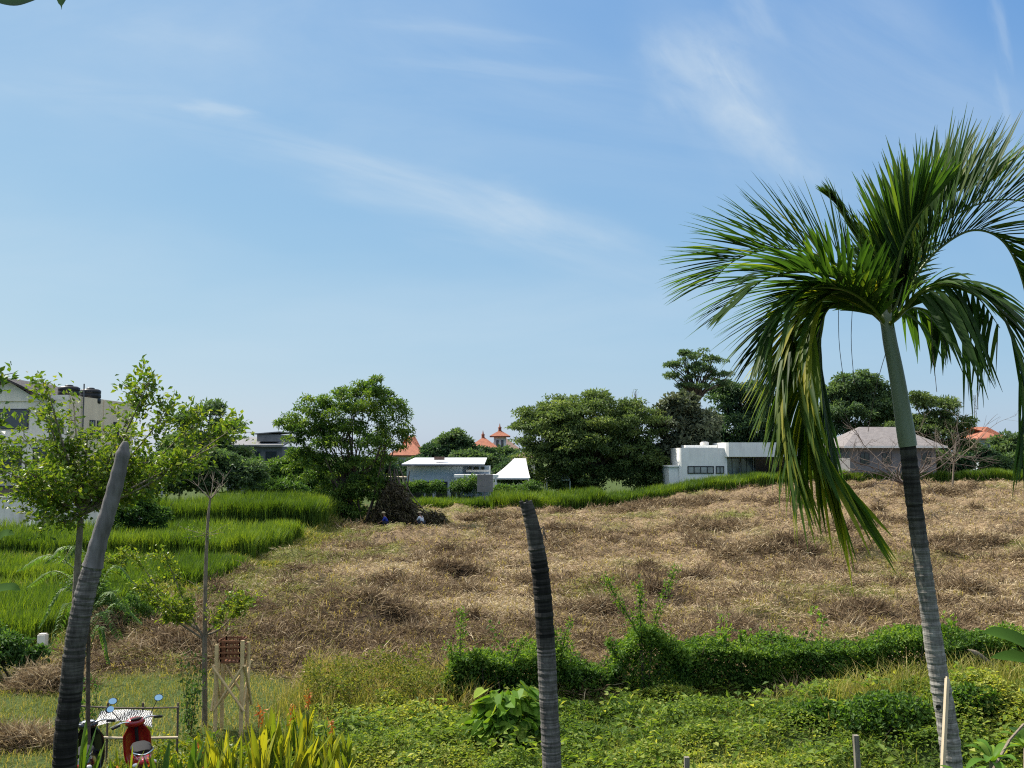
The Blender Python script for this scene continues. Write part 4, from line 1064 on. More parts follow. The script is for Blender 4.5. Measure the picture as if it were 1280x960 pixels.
mb = MB(); mb.tube([(X(892), D + 4.5, Z(555.5)), (X(892), D + 4.5, Z(551.5)), (X(892), D + 4.5, Z(550.5))], [.5, .5, .3], 14); mb.build('barrel', M['pale'], tk)
mb = MB(); mb.tube([(X(892), D + 4.5, Z(550.5)), (X(892), D + 4.5, Z(549.6))], .16, 10); mb.build('lid', M['grey'], tk)
# --- hipped grey house
D = 100.0
hz = gz(X(1085), D)
hh_ = empty('hipped_house', (X(1085), D, hz), 'grey-walled house with wide hipped tile roof behind the palm trunk', 'house')
mb = MB(); mb.box((X(1040), D, hz - .4), (X(1142), D + 8, Z(559))); mb.build('wall', M['grey'], hh_)
mb = MB(); hip(mb, X(1040), X(1142), D, D + 8, Z(558), Z(533), 2.4, .8, .18); mb.build('roof', M['roof_grey'], hh_)
mb = MB(); mb.box((X(1040) - .85, D - .85, Z(560.2)), (X(1142) + .85, D - .78, Z(557.6))); mb.build('fascia', M['white'], hh_)
for a in (1052, 1078, 1104, 1125):
    window(hh_, None, X(a), X(a + 11), Z(580), Z(566), D - .02, 1)
D = 135.0
rh = villa('tiled_house', 'house with bright red roof and pale blue wall at the far right', 1206, 1234, 548, 532.5, D, 'roof_red', 'grey_blue', 3, 8, False, None)
# mast
D = 150.0
ms = empty('radio_mast', (X(1201, D), D, gz(X(1201, D), D)), 'thin lattice radio mast with antennas above the far right trees', 'mast')
mb = MB(); xm, zt = X(1201, D), Z(494, D)
for dx, dy in ((-.2, -.12), (.2, -.12), (0, .23)):
    mb.tube([(xm + dx, D + dy, 0), (xm + dx * .6, D + dy * .6, zt)], .05, 5)
zz = 1.0
while zz < zt - .6:
    mb.bar((xm - .2, D - .12, zz), (xm + .2, D - .12, zz + .5), .04); mb.bar((xm + .2, D - .12, zz + .5), (xm - .2, D - .12, zz + 1.0), .04); zz += 1.0
mb.build('lattice', M['pole'], ms)
for dx, z0, z1 in ((-.35, 1.2, -.9), (.45, .6, -2.2)):
    mb = MB(); mb.tube([(xm + dx, D, zt + z1), (xm + dx, D, zt + z0 * .7)], .07, 6); mb.bar((xm, D, zt + z1 + .2), (xm + dx, D, zt + z1 + .2), .06); mb.build('antenna', M['pole'], ms)
# ------------------------------------------------------------------ palms
def ring_trunk(P, rad, tint_of, step=.035, bulge=.05, k=18, m=0):
    """ringed bark: close leaf-scar ridges along the spline"""
    mb = MB()
    C = spline(P, 400)
    L = np.concatenate([[0], np.cumsum(np.linalg.norm(np.diff(C, axis=0), axis=1))])
    n = int(L[-1] / step)
    s_ = np.linspace(0, L[-1], n)
    Q = np.stack([np.interp(s_, L, C[:, i]) for i in range(3)], 1)
    f = s_ / L[-1]
    r = np.interp(f, np.linspace(0, 1, len(rad)), rad)
    r = r * (1 + bulge * (np.arange(n) % 3 == 0) + .025 * rng.normal(0, 1, n))
    mb.tube(Q, r, k, m, np.clip(np.array([tint_of(a) for a in f]) + rng.normal(0, .07, n), 0, 1), smooth=False)
    return mb

def frond(parent, pts, L, n=58, fwd=.55, side=.75, vee=.45, droop=.25, t0=.1, wid=.042, tint=.4, tipk=.5, rr0=.022, curl=0.0, jit=.1):
    L *= 1.3; n = int(n * .95); wid *= 1.3; droop *= .6
    C = spline(pts, 80)
    T = unit(np.gradient(C, axis=0))
    r = C[-1] - C[0]; r[2] = 0
    if np.linalg.norm(r) < .15: r = np.array([1.0, 0, 0])
    r = unit(r); S = np.cross(r, [0, 0, 1.0])
    N = np.stack([unit(np.cross(S, t)) for t in T])
    N = np.where((N @ np.array([0, 0, 1.0]) < -2)[:, None], -N, N)
    SV = unit(np.cross(T, N))
    mb = MB()
    for k in range(n):
        f = t0 + (1 - t0) * (k + .5) / n
        i = min(79, int(f * 79))
        prof = np.interp(f, [0, .15, .45, .75, 1], [.45, .8, 1, .85, tipk])
        for sg in (-1, 1):
            fw = fwd + .5 * f ** 2
            d = unit(T[i] * fw + SV[i] * sg * side * (1 - .35 * f) + N[i] * vee + rng.normal(0, jit, 3))
            ll = L * prof * rng.uniform(.85, 1.1)
            s_ = np.linspace(0, 1, 7)
            dr = droop * rng.uniform(.5, 1.5)
            P = C[i] + d * ll * s_[:, None] + np.array([0, 0, -1.0]) * dr * ll * (s_ ** 2.2)[:, None]
            if curl: P = P + np.array([0, 0, -1.0]) * curl * ll * (np.clip(s_ - .6, 0, 1) ** 2)[:, None] * rng.random()
            t_ = unit(np.gradient(P, axis=0))
            wv = unit(np.cross(t_, N[i] + .3 * SV[i] * sg))
            U = unit(np.cross(wv, t_))
            W = wid * np.array([.55, .9, 1.0, .95, .75, .45, .06]) * (.75 + .25 * prof)
            tt = np.clip(tint + rng.normal(0, .2) , 0, 1)
            mb.strip(P, wv, W, 0, tt, .18, U)
    fo = mb.build('frond', M['palm'], parent)
    rb = MB(); rb.tube(C, np.linspace(rr0, .004, 80), 6)
    rb.build('rachis', M['palm_rib'], fo)
    return fo

def pts(D, *pp):
    return [at(a[0], a[1], D + (a[2] if len(a) > 2 else 0)) for a in pp]

PD = 11.0
base = at(1203, 1120, PD); base[2] = gz(base[0], PD) - .1
palm = empty('palm_tree', (base[0], PD, gz(base[0], PD)), 'living palm with drooping feathery fronds and ringed grey trunk at the right', 'palm tree')
trunk_px = [(1190, 960), (1183, 900), (1171, 830), (1161, 760), (1151, 690), (1141, 615), (1134, 552)]
P = [base] + pts(PD, *trunk_px)
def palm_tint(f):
    return np.interp(f, [0, .3, .62, .74, .82, .92, 1], [.8, .85, .8, .55, .18, .06, .1])  # bark turns darker towards the crownshaft
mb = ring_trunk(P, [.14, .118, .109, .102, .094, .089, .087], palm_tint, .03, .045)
mb.build('trunk', M['palm_bark'], palm)
mb = MB()
mb.ball(at(1173, 884, PD - .118), (.03, .02, .035)); mb.build('knot', M['roof_dark'], palm)
mb = MB(); cs = spline(pts(PD, (1135, 558), (1129, 520), (1121, 470), (1113, 430), (1109, 405), (1105, 385)), 30)
mb.tube(cs, np.interp(np.linspace(0, 1, 30), [0, .08, .4, .8, .9, 1], [.098, .1, .083, .072, .075, .05]), 18)
mb.build('crownshaft', M['crownshaft'], palm)
c = (1109, 408)
FR = [
    # left, upper arches: long leaflets fanned up and outwards, tips turned down
    dict(p=pts(PD, c, (1085, 368, .05), (1052, 335, .15), (1008, 315, .25), (960, 312, .3), (918, 326, .35), (890, 352, .4)), L=.92, tint=.22, vee=.72, droop=.16, fwd=.85, side=.6, n=66),
    dict(p=pts(PD, c, (1085, 374, -.2), (1052, 350, -.45), (1005, 340, -.7), (955, 350, -.9), (915, 385, -1.0)), L=.8, tint=.2, vee=.35, droop=.26, fwd=.75, side=.7, n=58),
    # the long hanging fronds
    dict(p=pts(PD, c, (1090, 385, -.1), (1058, 366, -.2), (1028, 372, -.3), (1008, 402, -.35), (998, 455, -.4), (1002, 515, -.4), (1018, 560, -.42), (1046, 606, -.45)), L=.76, tint=.66, vee=.05, droop=.3, fwd=1.0, side=.75, n=90, wid=.055, tipk=1.0),
    dict(p=pts(PD, c, (1085, 388, .1), (1045, 372, .1), (1005, 385, 0), (985, 425, -.1), (975, 480, -.15), (980, 530, -.2), (990, 575, -.2)), L=.68, tint=.56, vee=.05, droop=.35, fwd=.95, side=.75, n=70, wid=.05, tipk=.95),
    dict(p=pts(PD, c, (1085, 385, .2), (1050, 378, .35), (1030, 395, .45), (1024, 440, .5), (1030, 500, .5), (1040, 560, .5)), L=.62, tint=.1, vee=.05, droop=.25, fwd=1.2, side=.42, n=60, wid=.05, tipk=.9),
    dict(p=pts(PD, c, (1088, 382, -.2), (1055, 362, -.5), (1012, 362, -.7), (978, 388, -.85), (955, 430, -.9)), L=.78, tint=.2, vee=.2, droop=.28, fwd=.85, n=60),
    # centre, rising
    dict(p=pts(PD, c, (1098, 360, .1), (1078, 310, .2), (1060, 280, .25), (1046, 256, .25), (1035, 246, .22)), L=.38, tint=.35, vee=.2, droop=.12, fwd=1.1, side=.4, n=46, tipk=.35),
    dict(p=pts(PD, c, (1116, 360, -.15), (1126, 315, -.35), (1140, 280, -.5), (1160, 255, -.65)), L=.8, tint=.36, vee=.5, droop=.04, fwd=.9, side=.5, n=50),
    # right, high sweeping: leaflets stand up from the rib
    dict(p=pts(PD, c, (1122, 375, 0), (1136, 335, 0), (1158, 298, .05), (1195, 268, .1), (1245, 250, .1), (1300, 258, .1), (1345, 295, .1)), L=.98, tint=.3, vee=.95, droop=.03, fwd=.8, side=.4, n=78),
    dict(p=pts(PD, c, (1120, 370, .3), (1132, 318, .6), (1158, 272, .8), (1195, 240, 1.0), (1245, 225, 1.1)), L=.95, tint=.38, vee=.8, droop=.05, fwd=.85, side=.45, n=64),
    # right arch, falling outside
    dict(p=pts(PD, c, (1124, 385, .1), (1145, 345, .1), (1175, 310, .05), (1215, 288, 0), (1252, 300, -.05), (1276, 345, -.1), (1288, 410, -.15), (1292, 480, -.15)), L=.85, tint=.15, vee=.55, droop=.2, fwd=.9, n=76),
    # right, lower, drooping leaflets
    dict(p=pts(PD, c, (1122, 395, -.2), (1146, 368, -.4), (1180, 355, -.6), (1218, 362, -.75), (1250, 390, -.8), (1270, 440, -.85), (1278, 510, -.85), (1276, 555, -.85)), L=.66, tint=.3, vee=.05, droop=.6, fwd=.7, side=.6, n=46, wid=.052),
    dict(p=pts(PD, c, (1126, 392, -.3), (1152, 366, -.6), (1185, 356, -.8), (1222, 372, -.9), (1250, 410, -.95)), L=.62, tint=.25, vee=-.75, droop=1.1, fwd=.35, side=.4, n=16, t0=.35, wid=.048),
    dict(p=pts(PD, c, (1122, 398, .2), (1140, 385, .4), (1165, 392, .55), (1180, 420, .6)), L=.4, tint=.2, vee=-.5, droop=1.0, fwd=.4, side=.4, n=16, t0=.35, wid=.045),
    # away from the camera
    dict(p=pts(PD, c, (1112, 368, .4), (1118, 335, .9), (1122, 325, 1.4), (1126, 350, 1.9)), L=.7, tint=.3, vee=.35, droop=.3, fwd=.7, n=46),
]
for f_ in FR:
    p_ = f_.pop('p'); frond(palm, p_, **f_)
mb = MB()
for (a, b_) in (((1048, 374), (1056, 485)), ((1066, 374), (1068, 480)), ((1165, 360), (1171, 490)), ((1112, 425), (1085, 540))):
    mb.tube(spline(pts(PD, a, ((a[0] + b_[0]) / 2 - 3, (a[1] + b_[1]) / 2), b_), 8), .0035, 4)
mb.build('fibre', M['twig'], palm)

# the two dead palm trunks
P = pts(11.6, (696, 1130), (690, 960), (686, 880), (682, 800), (677, 730), (669, 675), (661, 640), (657, 628))
P[0][2] = gz(P[0][0], 11.6) - .1
dt = empty('dead_palm_trunk', (P[0][0], 11.6, gz(P[0][0], 11.6)), 'upright dead palm trunk without a crown, ringed and dark-banded, in the middle foreground', 'dead palm')
mb = ring_trunk(P, [.13, .115, .11, .108, .108, .106, .1, .075], lambda f: np.interp(f, [0, .55, .63, .66, .84, .87, 1], [.9, .8, .6, .1, .05, .35, .4]), .022, .03)  # ring tints leave a dark band in the upper part
for k in range(16):                                     # frayed rim
    a_ = 6.28 * k / 16; tp = P[-1] + np.array([math.cos(a_) * .062, math.sin(a_) * .062, -.03])
    mb.bar(tp, tp + np.array([rng.normal(0, .008), rng.normal(0, .008), rng.uniform(.025, .065)]), .026, .014, 0, .3)
mb.build('trunk', M['dead_bark'], dt)
mb = MB(); mb.tube(spline(pts(11.6, (674, 662, -.05), (680, 660, -.06), (678, 672, -.1)), 6), .008, 5); mb.bar(P[5] + np.array([.1, 0, .1]), P[5] + np.array([.13, 0, .0]), .015)
mb.build('husk', M['twig'], dt)
P = pts(9.6, (72, 1200), (80, 960), (88, 870), (95, 800), (107, 740), (117, 705))
P[0][2] = gz(P[0][0], 9.6) - .1
d2 = empty('dead_palm_trunk', (P[0][0], 9.6, gz(P[0][0], 9.6)), 'leaning dead palm trunk with a bare grey pointed top at the left', 'dead palm')
mb = ring_trunk(P, [.12, .112, .108, .105, .1, .092], lambda f: np.interp(f, [0, .6, .66, .8, 1], [.05, .04, .1, .5, 1.0]), .022, .028)
mb.build('trunk', M['dead_bark'], d2)
S = spline(pts(9.6, (116, 708), (124, 675), (135, 640), (144, 608), (152, 575), (157, 552)), 30)
mb = MB(); mb.tube(S, np.interp(np.linspace(0, 1, 30), [0, .1, .6, .86, .95, 1], [.094, .082, .072, .064, .042, .026]) * (1 + .05 * rng.normal(0, 1, 30)), 14)
mb.build('shaft', M['dead_smooth'], d2)

# ------------------------------------------------------------------ young trees
def leafy_twigs(mb, tw, paths, per, L, W, tint, spread=.12, r=.006, mats=(0, 1)):
    for C in paths:
        tw.tube(C, np.linspace(r, r * .35, len(C)), 5)
        n = per; f = rng.random(n)
        i = f * (len(C) - 1); k = np.minimum(i.astype(int), len(C) - 2)
        P = C[k] + (C[k + 1] - C[k]) * (i - k)[:, None] + rng.normal(0, spread, (n, 3))
        T = unit(C[-1] - C[0])
        mb.leaves(P, unit(T * .5 + rng.normal(0, .6, (n, 3))), unit(np.array([0, 0, .9]) + rng.normal(0, .6, (n, 3))), L * rng.uniform(.6, 1.2, n), W * rng.uniform(.7, 1.2, n), np.clip(tint + rng.normal(0, .2, n), 0, 1), 0)

YD = 13.4
b = at(92, 1000, YD); b[2] = gz(b[0], YD) - .05
yt = empty('young_tree', b, 'slender young tree with glossy bright leaves, behind the leaning dead trunk', 'tree')
tw = MB(); lf = MB()
fork = at(101, 648, YD)
tw.tube(spline([b, at(92, 850, YD), at(95, 740, YD), fork], 20), np.linspace(.055, .04, 20), 9)
TG = [(18, 600), (30, 545), (12, 565), (60, 520), (92, 505), (60, 488), (150, 545), (186, 478), (232, 540), (258, 548), (125, 575), (186, 600), (215, 565), (40, 625), (75, 585), (150, 590), (8, 590), (165, 515), (205, 520), (68, 600), (272, 556), (240, 575), (285, 540), (110, 540), (35, 590), (90, 560), (55, 640), (160, 570)]
for (px, py) in TG:
    e = at(px, py, YD + rng.uniform(-1.0, 1.0)); f0 = fork + np.array([0, 0, rng.uniform(0, .25)])
    mid = f0 * .5 + e * .5 + np.array([0, 0, rng.uniform(-.1, .02)])
    C = spline([f0, mid, e], 12)
    tw.tube(C, np.linspace(.022, .006, 12), 6)
    paths = []
    for q in range(6 if py < 520 else 10):
        j = rng.integers(3, 12); s0 = C[j]
        dr = unit(unit(e - f0) * .4 + rng.normal(0, .6, 3) + np.array([0, 0, .15]))
        ll = rng.uniform(.18, .48)
        dr[2] *= .6; paths.append(spline([s0, s0 + dr * ll * .5 + rng.normal(0, .02, 3), s0 + dr * ll + np.array([0, 0, .04])], 6))
    leafy_twigs(lf, tw, paths, 32, .088, .048, .56, .075)
# upright sprays
for (a, b_) in (((60, 560), (57, 480)), ((168, 530), (186, 470)), ((175, 530), (165, 488)), ((195, 545), (200, 500)), ((225, 555), (245, 515)), ((250, 555), (290, 530))):
    C = spline([at(*a, YD), at((a[0] + b_[0]) / 2 + 4, (a[1] + b_[1]) / 2, YD + .1), at(*b_, YD)], 8)
    leafy_twigs(lf, tw, [C] + [spline([C[k], C[k] + rng.normal(0, .08, 3), C[k] + rng.normal(0, .13, 3) + np.array([0, 0, .12])], 5) for k in (3, 4, 5, 6, 7)], 26, .1, .055, .55, .055)
lf.build('crown', M['leaf_young'], yt); tw.build('trunk', M['bark_pale'], yt)

SD = 18.6
b = at(256, 900, SD); b[2] = gz(b[0], SD) - .05
sp = empty('sapling', b, 'thin straight sapling with a bare candelabra top and ladder-like side branches', 'tree')
tw = MB(); lf = MB()
ax = spline([b, at(256, 800, SD), at(257, 720, SD), at(260, 650, SD), at(263, 622, SD)], 30)
tw.tube(ax, np.linspace(.055, .018, 30), 8)
for (px, py, dy) in ((240, 600, .2), (285, 600, -.2), (290, 585, .1), (250, 590, -.3), (268, 590, .3), (275, 605, .4)):
    C = spline([at(263, 624, SD), at((263 + px) / 2, (618 + py) / 2 + 3, SD + dy / 2), at(px, py, SD + dy)], 7)
    tw.tube(C, np.linspace(.012, .004, 7), 5)
    for q in range(3): tw.tube([C[4], C[4] + rng.normal(0, .12, 3) + np.array([0, 0, .1])], [.005, .003], 4)
for (py, ends) in ((668, ((225, 658, .3), (240, 655, -.4), (285, 655, .2), (280, 665, -.4), (230, 672, 0))), (738, ((235, 725, .3), (275, 728, -.3)))):
    ps = [spline([at(258, py, SD), at((258 + x_) / 2, (py + y_) / 2 + 1, SD + d_ / 2), at(x_, y_, SD + d_)], 6) for x_, y_, d_ in ends]
    leafy_twigs(lf, tw, ps, 22, .06, .03, .5, .05, .007)
# the long horizontal layers
for (a, b_, dy, n_) in (((256, 800), (132, 695), .3, 95), ((256, 800), (205, 690), -.2, 45), ((256, 795), (305, 752), .3, 40), ((255, 795), (290, 740), -.3, 25), ((250, 790), (165, 690), .8, 55), ((252, 790), (180, 725), -.5, 50)):
    C = spline([at(*a, SD), at(a[0] * .55 + b_[0] * .45, a[1] * .55 + b_[1] * .45 + 8, SD + dy / 2), at(*b_, SD + dy)], 14)
    tw.tube(C, np.linspace(.02, .006, 14), 6)
    sub = [C[4:]]
    for q in range(10):
        j = rng.integers(4, 13); s0 = C[j]
        dr = unit(unit(C[-1] - C[0]) * .7 + np.array([rng.normal(0, .4), rng.normal(0, .6), rng.normal(.1, .15)]))
        sub.append(spline([s0, s0 + dr * .18, s0 + dr * rng.uniform(.25, .5)], 5))
    leafy_twigs(lf, tw, sub, int(n_ * 1.0), .085, .05, .72, .05, .006)
lf.build('crown', M['leaf_young'], sp); tw.build('trunk', M['bark_pale'], sp)
# climbing plants round the sapling foot
for (px, py0, py1, lab, tn) in ((238, 905, 800, 'leafy vine climbing beside the sapling trunk, left of the bamboo stand', .45), (108, 905, 850, 'small dark shrub right behind the leaning dead trunk by the motorbikes', .25)):
    b = at(px, py0, SD - .6); b[2] = gz(b[0], SD - .6)
    v = empty('vine_shrub', b, lab, 'plant'); tw = MB(); lf = MB()
    for q in range(9):
        e = at(px + rng.uniform(-22, 22), py1 + rng.uniform(-8, 60), SD - .6 + rng.uniform(-.3, .3))
        C = spline([b, (b + e) / 2 + rng.normal(0, .1, 3), e], 8)
        leafy_twigs(lf, tw, [C], 46, .08, .045, tn, .07, .007)
    lf.build('foliage', M['leaf_bush'], v); tw.build('stem', M['bark'], v)
# leaves reaching in at the left edge
b = at(-40, 1000, 9.0); b[2] = gz(b[0], 9.0)
et = empty('garden_tree', b, 'tree just outside the left edge, only a few dark leaf sprays in view', 'tree')
tw = MB(); lf = MB()
tw.tube(spline([b, at(-45, 800, 9), at(-40, 600, 9), at(-30, 480, 9)], 16), np.linspace(.07, .03, 16), 8)
for (px, py) in ((18, 466), (8, 478), (4, 515), (6, 528), (-15, 440), (-10, 545)):
    C = spline([at(-38, py + 40, 9), at(-15, py + 10, 9), at(px, py, 9 + rng.uniform(-.2, .2))], 8)
    leafy_twigs(lf, tw, [C[3:]], 26, .075, .045, .3, .04, .008)
lf.build('crown', M['leaf_young'], et); tw.build('trunk', M['bark'], et)
# pinnate-leaved shrub behind the dead trunk
FD = 14.6
b = at(112, 960, FD); b[2] = gz(b[0], FD)
fs = empty('fern_shrub', b, 'shrub with long fern-like feathered leaves around the leaning dead trunk', 'shrub')
tw = MB()
ends = [((110, 700), (60, 690), 0), ((105, 720), (38, 720), .5), ((120, 745), (158, 750), -.3), ((118, 735), (165, 715), .4), ((110, 740), (50, 770), -.3), ((112, 770), (150, 785), -.5), ((108, 760), (65, 800), .3), ((115, 700), (125, 672), .2), ((112, 720), (78, 690), -.6), ((118, 760), (175, 765), .3), ((108, 800), (80, 830), -.2), ((112, 790), (135, 815), .2), ((104, 700), (25, 700), .2)]
tw.tube(spline([b, at(110, 850, FD), at(112, 720, FD)], 12), np.linspace(.04, .02, 12), 6)
tw.build('stem', M['bark'], fs)
for (a, e, dy) in ends:
    C = spline([at(111, a[1] + 25, FD), at((a[0] + e[0]) / 2, min(a[1], e[1]) - 6, FD + dy * .5), at(e[0], e[1] + 12, FD + dy)], 26)
    mb = MB(); T = unit(np.gradient(C, axis=0)); S_ = unit(np.cross(T, [0, 0, 1.0]))
    for k in range(5, 26):
        for sg in (-1, 1):
            P0 = C[k][None]; mb.leaves(P0, unit(T[k] * .6 + S_[k] * sg + np.array([0, 0, -.35]) + rng.normal(0, .08, 3))[None], np.array([[0, 0, 1.0]]), .14 * math.sin(.35 + 2.6 * k / 26) + .03, .035, [np.clip(.55 + rng.normal(0, .15), 0, 1)], 0)
    mb.tube(C, np.linspace(.008, .003, 26), 5, 1)
    mb.build('leaf', [M['leaf_bush'], M['palm_rib']], fs)

# ------------------------------------------------------------------ big-leaved plants
def blade_leaf(mb, P, wmax, up=(0, 0, 1), prof=None, tint=.5, m=0, fold=.15, n=14, rip=0):
    C = spline(P, n); T = unit(np.gradient(C, axis=0))
    S_ = unit(np.cross(T, np.asarray(up, float) + 1e-3)); U = np.cross(S_, T)
    f = np.linspace(0, 1, n)
    pr = np.interp(f, *(prof or ([0, .12, .35, .6, .85, 1], [.12, .5, .95, 1, .6, .03])))
    if rip: pr = pr * (1 + rip * rng.normal(0, 1, n))
    mb.strip(C, S_, wmax * pr, m, tint, fold, U)

def banana(b, leaves, name, lab):
    t = empty(name, b, lab, 'plant'); st = MB()
    for P, wd, tn in leaves:
        mb = MB(); blade_leaf(mb, P, wd, (0, -.45, .9), None, tn, 0, .12, 22, .05); mb.build('leaf', M['banana'], t)
        st.tube(spline([np.array(b), (np.array(b) + P[0]) / 2, P[0]], 8), np.linspace(.05, .02, 8), 7)
    st.build('stem', M['palm_rib'], t)
b = at(-60, 960, 13.0); b[2] = gz(b[0], 13.0)
banana(b, [(pts(13.0, (-55, 775), (-28, 715), (2, 672), (18, 668)), .26, .2), (pts(13.0, (-60, 775), (-25, 745), (10, 735), (26, 738)), .2, .15), (pts(13.0, (-45, 740), (-30, 690), (-4, 655)), .22, .1)], 'banana_plant', 'banana plant at the left edge with broad arching leaves in view')
b = at(1330, 960, 15.0); b[2] = gz(b[0], 15.0)
banana(b, [(pts(15.0, (1320, 830), (1285, 808), (1255, 795), (1228, 790)), .38, .35), (pts(15.0, (1325, 835), (1290, 826), (1265, 822), (1238, 822)), .3, .3), (pts(15.0, (1330, 800), (1345, 740), (1370, 720)), .4, .5)], 'banana_plant', 'banana plant at the right edge beyond the palm with long dark leaves')
FDp = 9.2
b = at(1262, 1000, FDp); b[2] = gz(b[0], FDp)
fr = empty('frangipani', b, 'frangipani with rosettes of long glossy leaves at the bottom right corner', 'plant')
tw = MB()
for (cx_, cy_, dy) in ((1240, 952, 0), (1282, 935, .3), (1270, 985, -.3), (1215, 990, .2)):
    cpt = at(cx_, cy_, FDp + dy); tw.tube(spline([b, (b + cpt) / 2 + rng.normal(0, .05, 3), cpt], 8), np.linspace(.05, .02, 8), 7)
    for k in range(11):
        a = 6.28 * k / 11 + rng.uniform(-.2, .2); el = rng.uniform(.05, .8); ll = rng.uniform(.24, .38)
        d = np.array([math.cos(a) * math.cos(el), math.sin(a) * math.cos(el), math.sin(el)])
        mb = MB(); blade_leaf(mb, [cpt, cpt + d * ll * .55 + np.array([0, 0, .02]), cpt + d * ll + np.array([0, 0, -.05])], .085, (0, 0, 1), None, np.clip(.5 + rng.normal(0, .22), 0, 1), 0, .18, 10)
        mb.build('leaf', M['big_leaf'], fr)
tw.build('stem', M['bark_pale'], fr)
# heart-leaved plant by the middle trunk
HD = 17.6
b = at(632, 915, HD); b[2] = gz(b[0], HD)
hp = empty('heart_leaf_plant', b, 'mound of large heart-shaped bright leaves left of the middle dead trunk', 'plant')
st = MB(); lf = MB()
for k in range(240):
    a = rng.uniform(0, 6.28); q = math.sqrt(rng.random()); ph = rng.random() ** .6
    p = at(632 + 47 * q * math.cos(a), 915, HD)
    p[1] += .55 * q * math.sin(a); p[2] = b[2] + (.12 + (.55 + .55 * float(vnoise(1.7 * math.cos(a) * q + 5, 1.7 * math.sin(a) * q + 2, 4))) * (1 - q ** 3) ** .7 * (.2 + .8 * ph))
    sz = rng.uniform(.16, .27)
    d = unit(np.array([math.cos(a) * .8, math.sin(a) * .8 - .3, -.5]) + rng.normal(0, .5, 3))
    nn = unit(np.array([math.cos(a) * .4, math.sin(a) * .4 - .2, .9]) + rng.normal(0, .5, 3))
    sd_ = unit(np.cross(d, nn)); u_p = np.cross(sd_, d)
    out = np.array([[0, -.1], [.32, -.22], [.52, .05], [.42, .42], [.2, .78], [0, 1.0], [-.2, .78], [-.42, .42], [-.52, .05], [-.32, -.22]])
    V = p + sz * (out[:, :1] * sd_ + out[:, 1:] * d + (np.abs(out[:, :1]) * .35) * u_p)
    cen = p + sz * .35 * d
    lf.add(np.vstack([V, cen]), [[j, (j + 1) % 10, 10] for j in range(10)], 0, np.clip(.5 + rng.normal(0, .2), 0, 1))
    st.tube([b + (p - b) * np.array([.5, .5, 0]), p], [.008, .005], 4)
lf.build('foliage', M['big_leaf'], hp); st.build('stem', M['palm_rib'], hp)
# ------------------------------------------------------------------ hedge and shrubs
def hedge_mass(mb, x0, x1, top, y0, y1, n, L=.085, W=.05, tn=.4, ragged=.3):
    x = rng.uniform(x0, x1, n); y = rng.uniform(y0, y1, n)
    zt = np.interp(x, *top) - .2 + ragged * 2.6 * (fbm(x / .9, y / .9, 4, 7) - .5)
    g0 = G(x, y); f = rng.random(n)
    where = rng.random(n)
    f = np.where(where < .4, 1 - .25 * f ** 2, f)                         # top
    y = np.where((where > .4) & (where < .8), y0 + .25 * rng.random(n) + .75 * fbm(x / .8, f * 1.6, 3, 17) - .3, y)   # front
    edge = np.sin(np.clip(f, 0, 1) * 1.5)
    y = y + .18 * (1 - f) * (y0 < y)
    z = g0 + f * (zt - g0)
    ax = unit(rng.normal(0, .7, (n, 3)) + np.array([0, -.35, -.15])); nn = unit(np.array([0, -.3, .8]) + rng.normal(0, .5, (n, 3)))
    k = (f > .45) | (fbm(x / .5, z / .4, 3, 37) > .5 - .5 * f) ; x, y, z, f, ax, nn, g0 = x[k], y[k], z[k], f[k], ax[k], nn[k], g0[k]; n = len(x)
    t = np.clip(tn + 1.0 * (fbm(x / .8, z / .6, 3, 27) - .5) + rng.normal(0, .18, n), 0, 1)
    mb.leaves(np.stack([x, y, z], 1), ax, nn, L * rng.uniform(.6, 1.3, n), W * rng.uniform(.7, 1.2, n), t, 0)
def hedge_stems(x0, x1, y0, y1, h, n):
    mb = MB()
    for k in range(n):
        x = rng.uniform(x0, x1); y = rng.uniform(y0 + .15, y1 - .1); g0 = gz(x, y)
        mb.tube(spline([(x, y, g0 - .05), (x + rng.normal(0, .1), y + rng.normal(0, .08), g0 + h * .5), (x + rng.normal(0, .25), y + rng.normal(0, .15), g0 + h)], 6), np.linspace(.02, .008, 6), 5)
    return mb
HY = 20.4
Xh = lambda px: (px - 640) / FPX * HY
Zh = lambda py: 5 - (py - 570) / FPX * HY
def hedge(lab, px, dens, y0=HY - .1, y1=HY + 1.1, tn=.4):
    xs = [Xh(p[0]) for p in px]; zs = [Zh(p[1]) for p in px]
    xm = (xs[0] + xs[-1]) / 2
    t = empty('hedge', (xm, HY, gz(xm, HY)), lab, 'hedge')
    mb = MB(); mb2 = MB(); hedge_mass(mb, xs[0], xs[-1], (xs, zs), y0, y1, int(.86 * dens * (xs[-1] - xs[0])), tn=tn + .12)
    xw = xs[-1] - xs[0]
    for k in range(int(4.5 * xw)):
        x_ = rng.uniform(xs[0], xs[-1]); y_ = rng.uniform(y0, y1 - .2); zz_ = np.interp(x_, xs, zs) - rng.uniform(.15, .7); ln = rng.uniform(.25, .6)
        C = spline([(x_, y_, zz_), (x_ + rng.normal(0, .08), y_ - .05, zz_ + ln * .6), (x_ + rng.normal(0, .2), y_ - .1, zz_ + ln)], 6)
        leafy_twigs(mb, mb2, [C], 34, rng.uniform(.07, .14), rng.uniform(.04, .08), rng.uniform(.35, .85), .05)
    mb.build('foliage', M['hedge'], t)
    sm = hedge_stems(xs[0], xs[-1], y0, y1, np.mean(zs) - .2, int(7 * (xs[-1] - xs[0])))
    sm.v += mb2.v; sm.f += [(f[0] + sm.n, *f[1:]) for f in mb2.f]; sm.n += mb2.n
    sm.build('stem', M['bark'], t)
    return t
